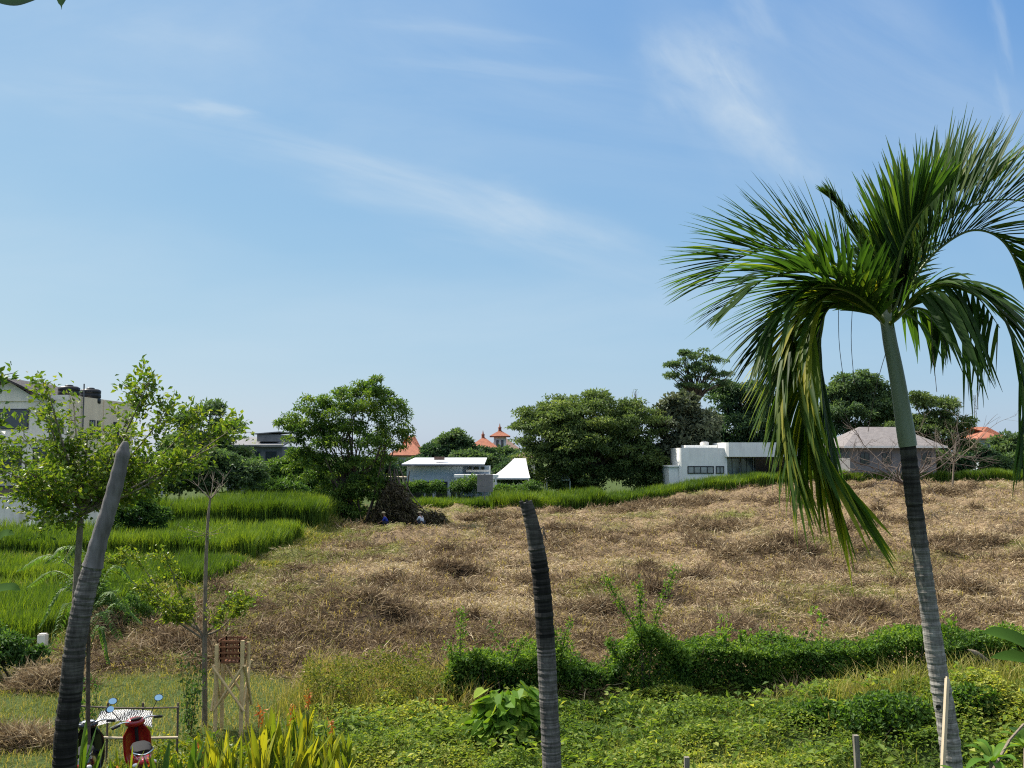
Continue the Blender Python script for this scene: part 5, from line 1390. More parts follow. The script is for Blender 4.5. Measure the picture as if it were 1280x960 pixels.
hedge('low viny hedge between the heart-leaved plant and the raised-arm shrub, dark below', [(565, 822), (600, 806), (640, 808), (690, 800), (720, 822), (770, 812)], 6200, tn=.42)
hedge('long leafy hedge running right from the raised-arm shrub to the picture edge', [(838, 792), (880, 788), (915, 800), (960, 796), (1040, 790), (1100, 790), (1150, 784), (1210, 788), (1300, 792), (1340, 795)], 6200, HY, HY + 1.2, .4)
def arm_shrub(lab, ctr, arms, n, body=None, mat='hedge', tn=.5, D=HY, L=.085, W=.05, arm_n=420):
    b = at(ctr[0], 880, D); b[2] = gz(b[0], D)
    t = empty('shrub', b, lab, 'shrub'); lf = MB(); tw = MB()
    if body:
        hedge_mass(lf, at(body[0], 0, D)[0], at(body[1], 0, D)[0], ([at(p[0], 0, D)[0] for p in body[2]], [at(0, p[1], D)[2] for p in body[2]]), D - .25, D + .8, n, L, W, tn)
    for a in arms:
        C = spline([at(p[0], p[1], D + (p[2] if len(p) > 2 else 0)) for p in a], 14)
        C[0][2] = max(C[0][2], 0)
        leafy_twigs(lf, tw, [C], arm_n, L * .85, W * .9, tn + .1, .055, .018)
    lf.build('foliage', M[mat], t); tw.build('stem', M['bark'], t)
    return t
arm_shrub('shrub with raised leafy arms like horns, tallest in the hedge line', (800, 880),
          [[(805, 870), (798, 800), (785, 770), (770, 748), (757, 722)], [(810, 870), (815, 800), (820, 770), (832, 740), (846, 708)], [(806, 870), (802, 800), (800, 765), (799, 728)], [(790, 870), (770, 820), (760, 800)], [(815, 870), (830, 820), (838, 800)]],
          7500, (752, 852, [(752, 830), (775, 790), (795, 768), (815, 775), (835, 790), (852, 800)]))
arm_shrub('slim pointed leafy sprout at the left end of the hedge', (575, 880), [[(578, 870), (575, 820), (576, 790), (577, 762)], [(570, 870), (566, 830), (562, 805)], [(585, 870), (590, 830), (596, 812)]], 1800, (556, 600, [(556, 840), (575, 812), (600, 825)]), arm_n=260)
arm_shrub('pale bushy regrowth behind the middle dead trunk on top of the hedge', (700, 850), [[(700, 830), (705, 800), (712, 778)], [(690, 830), (692, 800), (690, 785)], [(640, 830), (650, 808), (655, 800)]], 500, (684, 722, [(684, 815), (705, 795), (722, 812)]), arm_n=160)
arm_shrub('low scrubby bush in front of the weeds left of the hedge', (525, 880), [[(520, 880), (515, 850), (505, 830)], [(530, 880), (540, 850), (548, 838)]], 1500, (490, 560, [(490, 860), (520, 838), (560, 850)]), 'leaf_bush', .35, 21.0, arm_n=90)
for (px, py, w_, h_, lab) in ((1110, 905, .9, .5, 'dark leafy weed clump on the mound left of the palm trunk'), (1030, 900, .6, .3, 'smaller dark weed clump left of the mound crest'), (1215, 885, .6, .35, 'dark leafy clump right of the palm trunk foot')):
    c_ = ground_px(px, py); t = empty('weed_clump', c_, lab, 'plant', 'dark weed clumps on the mound'); mb = MB(); n = 2600
    u = rand_unit(n); u[:, 2] = np.abs(u[:, 2]); r_ = rng.random(n) ** .4
    P = c_ + u * r_[:, None] * np.array([w_, w_ * .6, h_])
    mb.leaves(P, rand_unit(n), unit(np.array([0, -.2, .9]) + rng.normal(0, .5, (n, 3))), rng.uniform(.06, .12, n), .055, np.clip(.35 + rng.normal(0, .2, n), 0, 1), 0)
    mb.build('foliage', M['hedge'], t)
    mb = MB()
    for k in range(8): mb.tube([c_ + np.array([rng.normal(0, w_ * .3), rng.normal(0, w_ * .2), -.05]), c_ + np.array([rng.normal(0, w_ * .5), rng.normal(0, w_ * .3), h_ * .8])], [.008, .004], 4)
    mb.build('stem', M['bark'], t)
# ------------------------------------------------------------------ flower bed of upright lance-leaved plants
def canna(name_m, kind):
    t = empty('canna_plant', (0, 0, 0), 'x', 'plant'); st = MB()
    H0 = rng.uniform(1.25, 1.6)
    for k in range(11):
        a = 6.28 * k / 11 * 2.4 + rng.uniform(-.4, .4); z0 = rng.uniform(.1, .55) * H0
        out = rng.uniform(.04, .26); ll = rng.uniform(.6, 1.0)
        b0 = np.array([.05 * math.cos(a), .05 * math.sin(a), z0])
        d = np.array([math.cos(a), math.sin(a), 0])
        tip = b0 + d * out * 1.5 + np.array([0, 0, ll])
        mb = MB(); blade_leaf(mb, [b0, b0 + d * out * .5 + np.array([0, 0, ll * .5]), tip], rng.uniform(.085, .13), (math.cos(a) + .2, math.sin(a), .2), None, np.clip(rng.normal({'green': .3, 'yellow': .85, 'mid': .55}[kind], .17), 0, 1), 0, .2, 12)
        mb.build('leaf', M['canna'], t)
    for k in range(4):
        st.tube(spline([(rng.normal(0, .04), rng.normal(0, .04), 0), (rng.normal(0, .03), rng.normal(0, .03), H0 * .5), (rng.normal(0, .05), rng.normal(0, .05), H0 * .85)], 6), np.linspace(.016, .008, 6), 6)
    if name_m:
        mb = MB(); c0 = np.array([0, 0, H0 * rng.uniform(.9, 1.1)])
        st.tube([(0, 0, H0 * .6), (0, 0, H0 * .9), tuple(c0)], [.008, .006, .004], 5); n = 26; f = rng.random(n)
        P = c0 + np.array([0, 0, -.22]) + np.stack([0 * f, 0 * f, f * .34], 1) + rng.normal(0, .035, (n, 3))
        mb.leaves(P, unit(np.array([0, 0, .5]) + rng.normal(0, .8, (n, 3))), rand_unit(n), .12, .035, rng.random(n), 0)
        mb.tube([tuple(c0 - np.array([0, 0, .25])), tuple(c0 + np.array([0, 0, .14]))], [.012, .006], 5)
        mb.build('flower', M['bract'], t)
    st.build('stem', M['palm_rib'], t)
    return t
protos = [canna(False, 'green'), canna(False, 'yellow'), canna(True, 'mid'), canna(False, 'mid'), canna(True, 'yellow')]
LABS = ['canna plant with plain green upright blades in the bed', 'canna plant with yellow upright blades in the bed', 'canna plant with green blades and an orange flower head in the bed', 'canna plant with fresh mid-green blades in the bed', 'canna plant with yellowish blades and an orange flower head in the bed']
first = [True] * 5
CP = [(108, 895, 12.2, 0, 1.15), (150, 938, 12.9, 0, 1), (172, 930, 13.1, 3, 1), (205, 938, 13.0, 2, 1), (125, 948, 11.8, 0, .9), (165, 950, 12.6, 2, .9), (190, 958, 12.0, 3, .9), (215, 925, 12.8, 0, 1.0), (238, 915, 13.2, 0, 1.0), (225, 955, 12.2, 3, .8), (255, 925, 13.4, 2, 1.0), (275, 905, 14.0, 1, 1.0), (270, 940, 12.8, 3, .9),
      (295, 895, 14.4, 1, 1.0), (310, 915, 13.8, 3, 1.0), (300, 950, 12.6, 0, .9), (325, 890, 14.8, 4, 1.0), (335, 900, 14.2, 1, 1.1), (345, 885, 15.0, 3, 1.0), (340, 940, 13.2, 1, .95), (358, 890, 15.2, 1, 1.1), (372, 900, 14.6, 1, 1.05), (365, 925, 13.8, 3, 1.0), (375, 875, 16.0, 2, 1.0), (388, 870, 16.4, 4, 1.05), (390, 905, 15.0, 1, 1.0), (385, 940, 13.4, 0, .9), (402, 905, 15.4, 3, 1.0), (405, 935, 14.0, 1, .9), (418, 910, 15.2, 1, .95), (428, 895, 16.0, 4, .95), (430, 930, 14.4, 1, .85), (442, 910, 15.6, 3, .85),
      (150, 975, 11.2, 3, .9), (95, 975, 11.0, 0, .9), (265, 975, 11.6, 4, .9), (320, 975, 11.8, 1, .9), (365, 975, 12.0, 0, .85), (410, 970, 12.6, 3, .8), (200, 985, 11.2, 0, .9)]
for (px, ptop, D, kd, sc_) in CP:
    pr = protos[kd]
    if first[kd]: o = pr; first[kd] = False
    else: o = copy_tree(pr)
    x_ = (px - 640) / FPX * D; g0 = gz(x_, D)
    ztop = 5 - (ptop - 570) / FPX * D
    s_ = max(.45, (ztop - g0) / 1.45)
    o.location = (x_, D, g0 - .03); o.rotation_euler = (rng.normal(0, .06), rng.normal(0, .06), rng.uniform(0, 6.28)); o.scale = (max(.7, s_) * .95, max(.7, s_) * .95, s_)
    o['label'] = LABS[kd]; o['group'] = 'canna plants massed in the flower bed'
mb = MB(); n = 15000
x = rng.uniform(-6.2, -2.2, n); y = rng.uniform(11.5, 16.8, n)
k = (np.abs(x / y + .30) < .13); x, y = x[k], y[k]; n = len(x)
z = G(x, y) + rng.random(n) ** 1.4 * (.15 + .4 * fbm(x / .5, y / .5, 2, 3))
mb.leaves(np.stack([x, y, z], 1), rand_unit(n), unit(np.array([0, -.2, .9]) + rng.normal(0, .6, (n, 3))), rng.uniform(.07, .15, n), rng.uniform(.03, .06, n), np.clip(.6 + rng.normal(0, .25, n), 0, 1), 0)
tag(mb.build('bed_undergrowth', M['canna']), 'leafy undergrowth between the canna plants of the flower bed', 'plants', kind='stuff')

# ------------------------------------------------------------------ bamboo stand, stakes, plank
M['bamboo'] = plain('bamboo', (.62, .46, .24), (.46, .33, .16), 6, .6, bump=.2)
M['rattan'] = plain('red_brown_cane', (.24, .1, .045), (.15, .06, .03), 6, .6)
BD = 18.2
b = at(289, 905, BD); gx = b[0]; gz0 = gz(gx, BD)
bs = empty('bamboo_stand', (gx, BD, gz0), 'bamboo stand with crossed braces and a latticed cane basket on top', 'stand')
zt = at(0, 803, BD)[2]; hw = .23; hd = .2
corner = [(-hw, -hd), (hw, -hd), (hw, hd), (-hw, hd)]
for cx_, cy_ in corner:
    mb = MB(); zz = np.linspace(gz0 - .1, zt + rng.uniform(-.03, .08), 14); mb.tube(np.stack([np.full(14, gx + cx_), np.full(14, BD + cy_), zz], 1), .036 * (1 + .1 * (np.arange(14) % 3 == 0)), 9); mb.build('post', M['bamboo'], bs)
for (i, j) in ((0, 1), (1, 2), (2, 3), (3, 0)):
    for (za, zb) in ((.45, 1.25), (1.25, .45)):
        a_, b_ = corner[i], corner[j]; k_ = 1.13 if za < 1 else 1.28
        mb = MB(); mb.tube([(gx + a_[0] * k_, BD + a_[1] * k_, gz0 + za), (gx + b_[0] * k_, BD + b_[1] * k_, gz0 + zb)], .024, 7); mb.build('brace', M['bamboo'], bs)
zb0, zb1 = at(0, 827, BD)[2], at(0, 797, BD)[2]
bk = MB(); wv = .17
bk.box((gx - wv, BD - wv, zb0), (gx + wv, BD + wv, zb0 + .03))
for k in range(6):
    q = -wv + k * wv / 2.5
    for (dx, dy) in ((q, -wv), (q, wv), (-wv, q), (wv, q)): bk.box((gx + dx - .009, BD + dy - .009, zb0 + .031), (gx + dx + .009, BD + dy + .009, zb1))
for k in range(4):
    z_ = zb0 + .08 + k * (zb1 - zb0 - .12) / 3.1
    for s_ in (-1, 1):
        bk.box((gx - wv - .03, BD + s_ * (wv + .022) - .008, z_), (gx + wv + .03, BD + s_ * (wv + .022) + .008, z_ + .03))
        bk.box((gx + s_ * (wv + .04) - .008, BD - wv, z_ + .004), (gx + s_ * (wv + .04) + .008, BD + wv, z_ + .034))
bk.build('basket', M['rattan'], bs)
M['stake'] = plain('weathered_stake', (.22, .2, .16), (.12, .105, .085), 5, .85, stretch=(6, 6, .6), bump=.4)
def stake(px, ptop, D, w_, lab, mat='stake', lean=0, top='flat', name='wooden_stake', cat='stake', group=None):
    x_ = (px - 640) / FPX * D; g0 = gz(x_, D); zt = 5 - (ptop - 570) / FPX * D
    mb = MB(); n = 8; f = np.linspace(0, 1, n)
    for (k0, k1) in zip(f[:-1], f[1:]):
        mb.bar((x_ + lean * k0, D, g0 - .15 + (zt - g0 + .15) * k0), (x_ + lean * k1, D, g0 - .15 + (zt - g0 + .15) * k1 - .0005), w_ * (1 - .1 * k0), w_ * .8)
    return tag(mb.build(name, M[mat], origin=(x_, D, g0)), lab, cat, group)
stake(1064, 910, 14.0, .085, 'square wooden stake in the weeds left of the palm trunk', lean=-.05)
stake(853, 936, 14.4, .085, 'short wooden stake at the bottom edge, right of the middle dead trunk')
x_ = ground_px(53, 812)
mb = MB(); mb.box((x_[0] - .1, x_[1] - .1, -.1), (x_[0] + .1, x_[1] + .1, .38)); mb.box((x_[0] - .08, x_[1] - .08, .38), (x_[0] + .08, x_[1] + .08, .41))
tag(mb.build('boundary_stone', M['pale'], origin=(x_[0], x_[1], 0)), 'small pale concrete marker post beside the lowest rice plot', 'marker post')
a_, b_ = at(1176, 1010, 10.55), at(1184, 848, 10.75)
mb = MB(); mb.bar(a_, b_, .06, .03); mb.bar(b_, b_ + (b_ - a_) * .015, .035, .02)
tag(mb.build('plank', M['wood_pale'], origin=a_), 'pale split wooden plank leaning against the palm trunk', 'plank')
mb = MB(); mb.bar(at(1240, 965, 9.0), at(1262, 925, 9.2), .02); mb.bar(at(1262, 925, 9.2), at(1280, 905, 9.3), .016)
tag(mb.build('dry_stick', M['bark_pale'], origin=at(1240, 965, 9.0)), 'pale dry stick standing among the frangipani leaves', 'stick')
p0 = ground_px(1222, 825)
mb = MB(); mb.tube(spline([at(1210, 812, 18.6), at(1222, 818, 18.6), at(1238, 830, 18.7), at(1246, 836, 18.7)], 10), [.01, .03, .045, .05, .05, .045, .04, .03, .02, .01], 7)
tag(mb.build('fallen_branch', M['bark_pale'], origin=p0), 'pale fallen branch stub at the top of the mound below the banana leaves', 'branch')

# ------------------------------------------------------------------ motor scooters
M['paint_red'] = plain('red_paint', (.32, .012, .014), (.26, .01, .012), 2, .22, .5, coat=.6)
M['paint_black'] = plain('black_paint', (.012, .012, .014), None, 2, .2, .5, coat=.5)
M['plastic'] = plain('black_trim', (.02, .02, .021), None, 4, .8, .15)
M['rubber'] = plain('tyre_rubber', (.018, .018, .018), None, 6, .8)
M['chrome'] = plain('chrome', (.7, .7, .7), None, 4, .15, .5, 1.0)
M['mirror'] = plain('mirror_glass', (.9, .92, .95), None, 4, .03, .5, 1.0)
M['lens_red'] = plain('red_lens', (.45, .03, .04), None, 4, .15)
M['lens_clear'] = plain('clear_lens', (.75, .76, .78), None, 4, .1)
M['plate'] = plain('number_plate', (.3, .31, .33), None, 3, .5)
def scooter(px, D, heading, paint, lab, lean, steer):
    """built along +x (front), then turned to its heading and leaned on its stand"""
    x_ = (px - 640) / FPX * D; g0 = gz(x_, D)
    t = empty('motor_scooter', (0, 0, 0), lab, 'motor scooter', 'motor scooters parked behind the flower bed')
    def loft(sec, k=14, m=0):
        mb = MB(); V = []
        for (x, z, w_, h_) in sec:
            for j in range(k):
                a = 2 * math.pi * j / k; c_, s_ = math.cos(a), math.sin(a)
                V.append((x, w_ * math.copysign(abs(c_) ** .75, c_), z + h_ * math.copysign(abs(s_) ** .75, s_)))
        n = len(sec); F = [[i * k + j, i * k + (j + 1) % k, (i + 1) * k + (j + 1) % k, (i + 1) * k + j] for i in range(n - 1) for j in range(k)]
        mb.add(V, F, m, .5, True)
        mb.add(V[:k], [list(range(k))[::-1]], m); mb.add(V[-k:], [list(range(k))], m)
        return mb
    loft([(-.95, .80, .04, .03), (-.86, .78, .1, .07), (-.6, .72, .15, .12), (-.3, .66, .16, .14), (-.08, .55, .14, .16), (.02, .42, .11, .1)]).build('body', M[paint], t)
    loft([(-.72, .865, .1, .03), (-.55, .87, .14, .045), (-.25, .83, .14, .045), (.0, .80, .1, .035)]).build('seat', M['plastic'], t)
    loft([(-.05, .33, .13, .035), (.2, .31, .15, .03), (.42, .34, .14, .035)]).build('floorboard', M['plastic'], t)
    mb = MB(); V = []; zs = np.linspace(.3, .98, 9); 
    for th in (0, .05):
        for z in zs:
            for yy_ in np.linspace(-1, 1, 9):
                w_ = np.interp(z, [.3, .5, .8, .98], [.14, .2, .2, .1]); V.append((np.interp(z, [.3, .6, .98], [.46, .5, .42]) + th + .07 * (1 - yy_ ** 2), yy_ * w_, z))
    F = []
    for s_ in (0, 81):
        F += [[s_ + i * 9 + j, s_ + i * 9 + j + 1, s_ + (i + 1) * 9 + j + 1, s_ + (i + 1) * 9 + j] for i in range(8) for j in range(8)]
    F += [[i * 9, (i + 1) * 9, 81 + (i + 1) * 9, 81 + i * 9] for i in range(8)] + [[i * 9 + 8, (i + 1) * 9 + 8, 81 + (i + 1) * 9 + 8, 81 + i * 9 + 8] for i in range(8)]
    F += [[72 + j, 73 + j, 154 + j, 153 + j] for j in range(8)] + [[j, j + 1, 82 + j, 81 + j] for j in range(8)]
    mb.add(V, F, 0, .5, True); mb.build('leg_shield', M[paint], t)
    loft([(.78, .42, .05, .02), (.66, .58, .075, .03), (.5, .55, .08, .03)]).build('front_fender', M[paint], t)
    for nm, wx in (('rear_wheel', -.62), ('front_wheel', .66)):
        ang = np.linspace(0, 2 * math.pi, 29)
        mb = MB(); mb.tube(np.stack([wx + .17 * np.cos(ang), 0 * ang, .26 + .17 * np.sin(ang)], 1), .022, 6, cap=False)
        for k in range(5):
            a = 6.28 * k / 5; mb.bar((wx, 0, .26), (wx + .165 * math.cos(a), 0, .26 + .165 * math.sin(a)), .03, .02)
        mb.tube([(wx, -.06, .26), (wx, .06, .26)], .04, 10)
        wh = mb.build(nm, M['chrome'] if paint == 'paint_red' else M['plastic'], t)
        mb = MB(); mb.tube(np.stack([wx + .215 * np.cos(ang), 0 * ang, .26 + .215 * np.sin(ang)], 1), .05, 9, cap=False); mb.build('tyre', M['rubber'], wh)
    mb = MB(); mb.tube([(.6, 0, .3), (.5, 0, .6), (.43, 0, 1.0)], .025, 8)
    for s_ in (-1, 1): mb.tube([(.66, .07 * s_, .26), (.55, .07 * s_, .56)], .02, 7)
    mb.build('fork', M['plastic'], t)
    cs_, sn = math.cos(steer), math.sin(steer); hx, hz_ = .42, 1.02
    def st(x, y, z): return (hx + x * cs_ - y * sn, x * sn + y * cs_, z)
    mb = MB(); mb.tube(spline([st(-.1, -.36, hz_), st(-.02, -.2, hz_ + .03), st(0, 0, hz_ - .01), st(-.02, .2, hz_ + .03), st(-.1, .36, hz_)], 16), .013, 7)
    hb = mb.build('handlebar', M['chrome'], t)
    for s_ in (-1, 1):
        mb = MB(); mb.tube([st(-.06, .25 * s_, hz_ + .015), st(-.1, .37 * s_, hz_)], .02, 8); mb.build('grip', M['rubber'], hb)
        mb = MB(); mb.tube([st(.05, .18 * s_, hz_ + .03), st(.03, .36 * s_, hz_ - .01)], .006, 6); mb.build('brake_lever', M['chrome'], hb)
    mb = MB(); mb.ball(st(.05, 0, hz_ - .02), (.12, .15, .075), 0, 14); cw = mb.build('handlebar_cover', M[paint], t)
    mb = MB(); mb.ball(st(.13, 0, hz_ - .02), (.05, .09, .05), 0, 12); mb.build('headlight', M['lens_clear'], cw)
    mb = MB(); mb.ball(st(-.03, 0, hz_ + .045), (.05, .09, .02), 0, 12); mb.build('dashboard', M['lens_clear'] if paint == 'paint_black' else M['plastic'], cw)
    for s_ in (-1, 1):
        m0 = np.array(st(-.02, .2 * s_, hz_ + .03)); m1 = np.array(st(.0, .36 * s_, hz_ + .27))
        mb = MB(); mb.tube(spline([m0, (m0 + m1) / 2 + np.array([.03, .02 * s_, .03]), m1], 6), .006, 6)
        fw_ = np.array([cs_, sn, 0])
        n_ = unit(-fw_ + np.array([0, 0, .22]) + .3 * s_ * np.array([sn, -cs_, 0])); e1 = unit(np.cross(n_, [0, 0, 1.0])); e2 = np.cross(e1, n_)
        Rm = np.stack([n_, e1, e2], 1)
        mb.ball(m1, (.022, .068, .052), 0, 14, rot=Rm)
        mi = mb.build('mirror', M['plastic'], t)
        mb = MB(); ring = [m1 + n_ * .0235 + e1 * .058 * math.cos(a) + e2 * .043 * math.sin(a) for a in np.linspace(0, 2 * math.pi, 17)[:-1]]
        mb.add(ring, [list(range(16))], 0); mb.build('mirror_glass', M['mirror'], mi)
    mb = MB(); mb.ball((-.94, 0, .79), (.04, .085, .04), 0, 12); mb.build('tail_light', M['lens_red'], t)
    for s_ in (-1, 1):
        mb = MB(); mb.ball((-.9, .12 * s_, .76), (.03, .04, .03), 0, 10); mb.build('indicator', M['lens_clear'], t)
    mb = MB(); mb.box((-.965, -.13, .5), (-.95, .13, .62)); mb.box((-.95, -.03, .62), (-.93, .03, .76)); mb.build('number_plate', M['plate'], t)
    mb = MB(); mb.tube(spline([(-.5, -.13, .86), (-.8, -.13, .9), (-.98, 0, .9), (-.8, .13, .9), (-.5, .13, .86)], 16), .012, 6); mb.build('grab_rail', M['chrome'], t)
    mb = MB(); mb.tube([(-.2, -.16, .25), (-.45, -.19, .3), (-.9, -.2, .38)], [.03, .055, .05], 10); mb.build('exhaust', M['plastic'], t)
    mb = MB(); mb.box((-.45, -.13, .16), (.0, .13, .42)); mb.build('engine', M['plastic'], t)
    mb = MB(); mb.tube([(.05, .1, .3), (.0, .32, .02)], .012, 6); mb.build('side_stand', M['chrome'], t)
    t.location = (x_, D, g0); t.rotation_euler = Matrix.Rotation(heading, 3, 'Z').to_euler()
    t.rotation_euler = (Matrix.Rotation(heading, 3, 'Z') @ Matrix.Rotation(lean, 3, 'X')).to_euler()
    return t
scooter(192, 14.8, R(115), 'paint_red', 'red motor scooter parked right of the leaning dead trunk, round mirrors raised', -.1, R(12))
scooter(126, 14.6, R(108), 'paint_black', 'black motor scooter half hidden behind the leaning dead trunk', -.08, R(10))
# low rail with a striped cloth behind the scooters
RD = 16.4
xr0, xr1 = (100 - 640) / FPX * RD, (232 - 640) / FPX * RD
rl = empty('low_rail', ((xr0 + xr1) / 2, RD, gz(xr0, RD)), 'low rail of dark wire and pale poles behind the motor scooters', 'fence')
for nm, z_, r_, mt_ in (('top_rail', 5 - (877 - 570) / FPX * RD, .014, 'twig'), ('lower_rail', 5 - (913 - 570) / FPX * RD, .022, 'wood_pale')):
    mb = MB(); mb.tube(spline([(xr0, RD, z_ + .03), ((xr0 + xr1) / 2, RD, z_ - .01), (xr1, RD, z_)], 8), r_, 6); mb.build(nm, M[mt_], rl)
for k in range(4):
    x_ = xr0 + .02 + (xr1 - xr0 - .04) * k / 3; mb = MB(); mb.tube([(x_, RD + .03, gz(x_, RD) - .1), (x_, RD + .03, 5 - (872 - 570) / FPX * RD)], .018, 6); mb.build('post', M['twig'], rl)
def zebra():
    m, nt, out = mat_base('striped_cloth'); b = nt.nodes.new('ShaderNodeBsdfPrincipled'); b.inputs['Roughness'].default_value = .8
    tc = nt.nodes.new('ShaderNodeTexCoord'); wv_ = nt.nodes.new('ShaderNodeTexWave'); wv_.inputs['Scale'].default_value = 9.5; wv_.inputs['Distortion'].default_value = 7; wv_.inputs['Detail'].default_value = 3; wv_.inputs['Detail Scale'].default_value = 2.0
    nt.links.new(tc.outputs['Object'], wv_.inputs['Vector'])
    nt.links.new(ramp(nt, wv_.outputs['Fac'], [(.52, (.02, .02, .022)), (.62, (.5, .5, .48))]), b.inputs['Base Color']); nt.links.new(b.outputs[0], out.inputs[0]); return m
mb = MB(); nx, nz_ = 26, 12; V = []
for i in range(nz_):
    for j in range(nx):
        f, g_ = j / (nx - 1), i / (nz_ - 1)
        px = 126 + (190 - 126) * f - 10 * g_ * (1 - f); py = 887 + 20 * g_ - 6 * math.sin(f * 3.1) * g_ + 4 * abs(f - .5)
        V.append(at(px, py, 15.75 + .3 * (1 - g_) + .04 * math.sin(9 * f + 3 * g_)))
mb.add(V, [[i * nx + j, i * nx + j + 1, (i + 1) * nx + j + 1, (i + 1) * nx + j] for i in range(nz_ - 1) for j in range(nx - 1)], 0, .5, True)
V2 = np.array(V) + np.array([0, .012, .004]); mb.add(V2, [[i * nx + j, (i + 1) * nx + j, (i + 1) * nx + j + 1, i * nx + j + 1] for i in range(nz_ - 1) for j in range(nx - 1)], 0, .5, True)
tag(mb.build('striped_cloth', zebra(), origin=V[0]), 'black and white zebra-striped cloth spread between the two scooters', 'cloth')
# leaf tips hanging in at the top left corner
ov = empty('overhanging_branch', at(20, -60, 3.2), 'dark leaf tips hanging in at the top left corner', 'branch')
mb = MB(); blade_leaf(mb, pts(3.2, (-30, -6), (10, 2), (30, 1), (60, -8)), .035, (0, -1, .2), None, .05, 0, .1); mb.build('leaf', M['leaf_dark'], ov)
mb = MB(); blade_leaf(mb, pts(3.2, (90, -40), (80, -12), (77, 1), (77, 12)), .045, (0, -1, .1), ([0, .5, .8, .86, 1], [.3, 1, .35, .08, .02]), .05, 0, .1); mb.build('leaf', M['leaf_dark'], ov)
mb = MB(); mb.tube(spline(pts(3.2, (-60, -40), (20, -50), (110, -60)), 8), .008, 6); mb.build('twig', M['twig'], ov)

# ------------------------------------------------------------------ the two field workers
M['skin'] = plain('skin', (.22, .12, .075), None, 8, .55)
M['cloth_blue'] = plain('blue_shirt', (.02, .045, .3), (.015, .03, .22), 9, .9)
M['cloth_white'] = plain('pale_shirt', (.55, .57, .62), (.45, .47, .52), 9, .9)
M['trouser'] = plain('dark_trousers', (.03, .032, .05), None, 9, .9)
M['hat'] = plain('straw_hat', (.4, .33, .2), None, 9, .9)
def skin_mesh(name, verts, edges, radii, mat, parent, root=0, sub=1):
    me = bpy.data.meshes.new(name); me.from_pydata([tuple(map(float, v)) for v in verts], edges, [])
    o = bpy.data.objects.new(name, me); COL.objects.link(o); o.parent = parent
    o.modifiers.new('skin', 'SKIN'); o.modifiers['skin'].use_smooth_shade = True
    for i, r_ in enumerate(radii): me.skin_vertices[0].data[i].radius = (r_, r_)
    me.skin_vertices[0].data[root].use_root = True
    s_ = o.modifiers.new('sub', 'SUBSURF'); s_.levels = sub; s_.render_levels = sub
    me.materials.append(M[mat]); return o
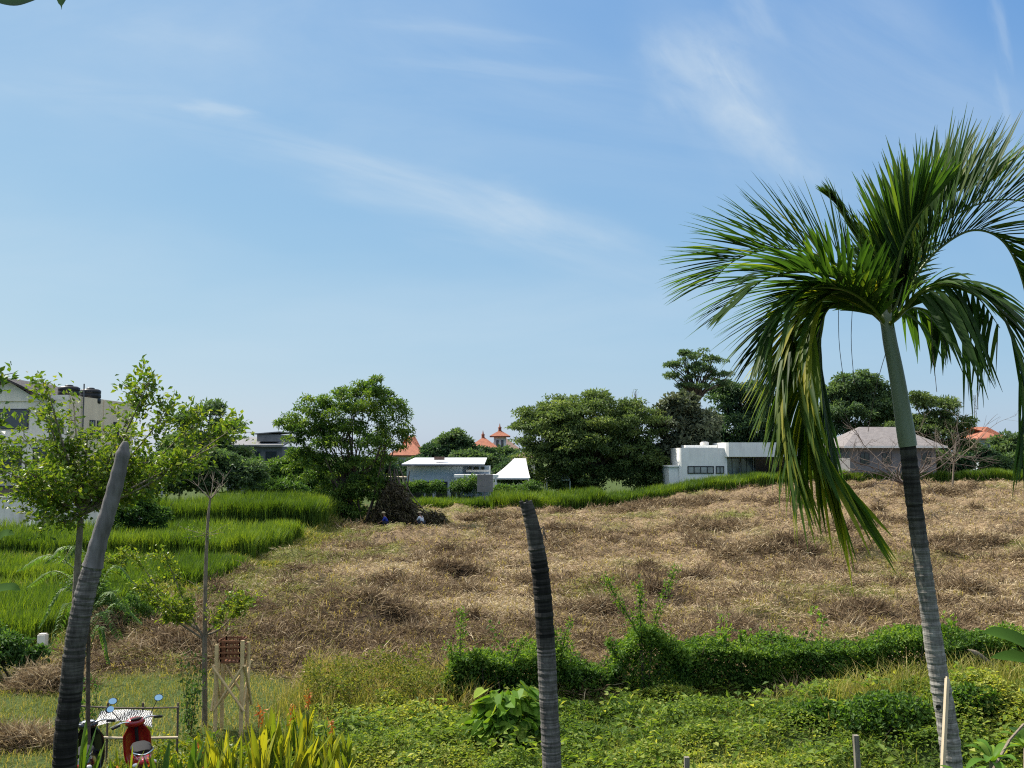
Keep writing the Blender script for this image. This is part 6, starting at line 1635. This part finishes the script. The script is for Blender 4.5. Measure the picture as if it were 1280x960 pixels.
def worker(px, py, D, face, lab, shirt, bend):
    """squatting / stooping figure, x forward; hips on the heels or bent over"""
    x_ = (px - 640) / FPX * D; g0 = float(H(x_, D))
    t = empty('person', (0, 0, 0), lab, 'person')
    if bend:   # stooping, one leg forward, hands at the ground
        hip_, chest, neck, head = (0, 0, .82), (.3, 0, 1.05), (.47, 0, 1.1), (.62, 0, 1.06)
        legs = [((.02, .1, .8), (.16, .13, .44), (.02, .13, .07), (.16, .13, .03)), ((-.02, -.1, .8), (-.02, -.13, .43), (-.2, -.13, .07), (-.07, -.13, .03))]
        hands = [((.36, .19, 1.03), (.44, .24, .75), (.6, .16, .5), (.68, .14, .44)), ((.36, -.19, 1.03), (.42, -.24, .74), (.58, -.16, .48), (.66, -.14, .42))]
    else:      # squatting
        hip_, chest, neck, head = (0, 0, .34), (.13, 0, .68), (.2, 0, .84), (.27, 0, .97)
        legs = [((.02, .1, .33), (.36, .17, .5), (.08, .15, .08), (.24, .16, .03)), ((.02, -.1, .33), (.36, -.17, .5), (.08, -.15, .08), (.24, -.16, .03))]
        hands = [((.16, .2, .74), (.3, .25, .5), (.52, .14, .4), (.6, .12, .36)), ((.16, -.2, .74), (.3, -.25, .5), (.52, -.12, .35), (.6, -.1, .3))]
    V = [hip_, tuple((np.array(hip_) + chest) / 2), chest, neck, head, tuple(np.array(head) + (.0, 0, .1))]
    E = [(0, 1), (1, 2), (2, 3), (3, 4), (4, 5)]; Rr = [.13, .13, .14, .055, .09, .07]
    for lg in legs:
        n = len(V); V += list(lg); E += [(0, n), (n, n + 1), (n + 1, n + 2), (n + 2, n + 3)]; Rr += [.085, .062, .042, .03]
    for ha in hands:
        n = len(V); V += list(ha); E += [(2, n), (n, n + 1), (n + 1, n + 2), (n + 2, n + 3)]; Rr += [.055, .042, .032, .03]
        w_ = np.array(ha[3]); d_ = unit(w_ - np.array(ha[2]))
        for k in range(5):
            m_ = len(V); off = (k - 2) * .018
            V += [tuple(w_ + d_ * .05 + np.array([0, off, 0])), tuple(w_ + d_ * (.09 if k else .06) + np.array([0, off * 1.3, -.03]))]; E += [(n + 3, m_), (m_, m_ + 1)]; Rr += [.009, .007]
    skin_mesh('body', V, E, Rr, 'skin', t)
    # shirt and trousers follow the body
    V2 = [hip_, tuple((np.array(hip_) + chest) / 2), chest, tuple(np.array(neck) * .6 + np.array(chest) * .4)]; E2 = [(0, 1), (1, 2), (2, 3)]; R2 = [.15, .155, .165, .085]
    for ha in hands:
        n = len(V2); V2 += [ha[0], ha[1]]; E2 += [(2, n), (n, n + 1)]; R2 += [.075, .06]
    skin_mesh('shirt', V2, E2, R2, shirt, t)
    V3 = [hip_]; E3 = []; R3 = [.155]
    for lg in legs:
        n = len(V3); V3 += list(lg[:3]); E3 += [(0, n), (n, n + 1), (n + 1, n + 2)]; R3 += [.1, .08, .058]
    skin_mesh('trousers', V3, E3, R3, 'trouser', t)
    hd_ = np.array(head); mb = MB()
    mb.tube([hd_ + (-.02, 0, .07), hd_ + (-.02, 0, .09), hd_ + (-.02, 0, .14), hd_ + (-.02, 0, .17)], [.19, .13, .1, .05], 16)
    mb.build('hat', M['hat'], t)
    mb = MB(); mb.ball(hd_ + (.095, 0, .0), (.022, .014, .02), 0, 8); mb.build('nose', M['skin'], t)
    mb = MB()
    for s_ in (-1, 1): mb.ball(hd_ + (.08, .033 * s_, .025), (.012, .012, .008), 0, 8)
    mb.build('eyes', M['paint_black'], t)
    t.location = (x_, D, g0 - .02); t.rotation_euler = (0, 0, face)
    return t
worker(485, 668, 68.0, R(185), 'crouching field worker in a bright blue shirt in the shade of the leafy tree', 'cloth_blue', False)
worker(529, 668, 68.5, R(150), 'stooping field worker in a pale shirt beside the dark creeper', 'cloth_white', False)
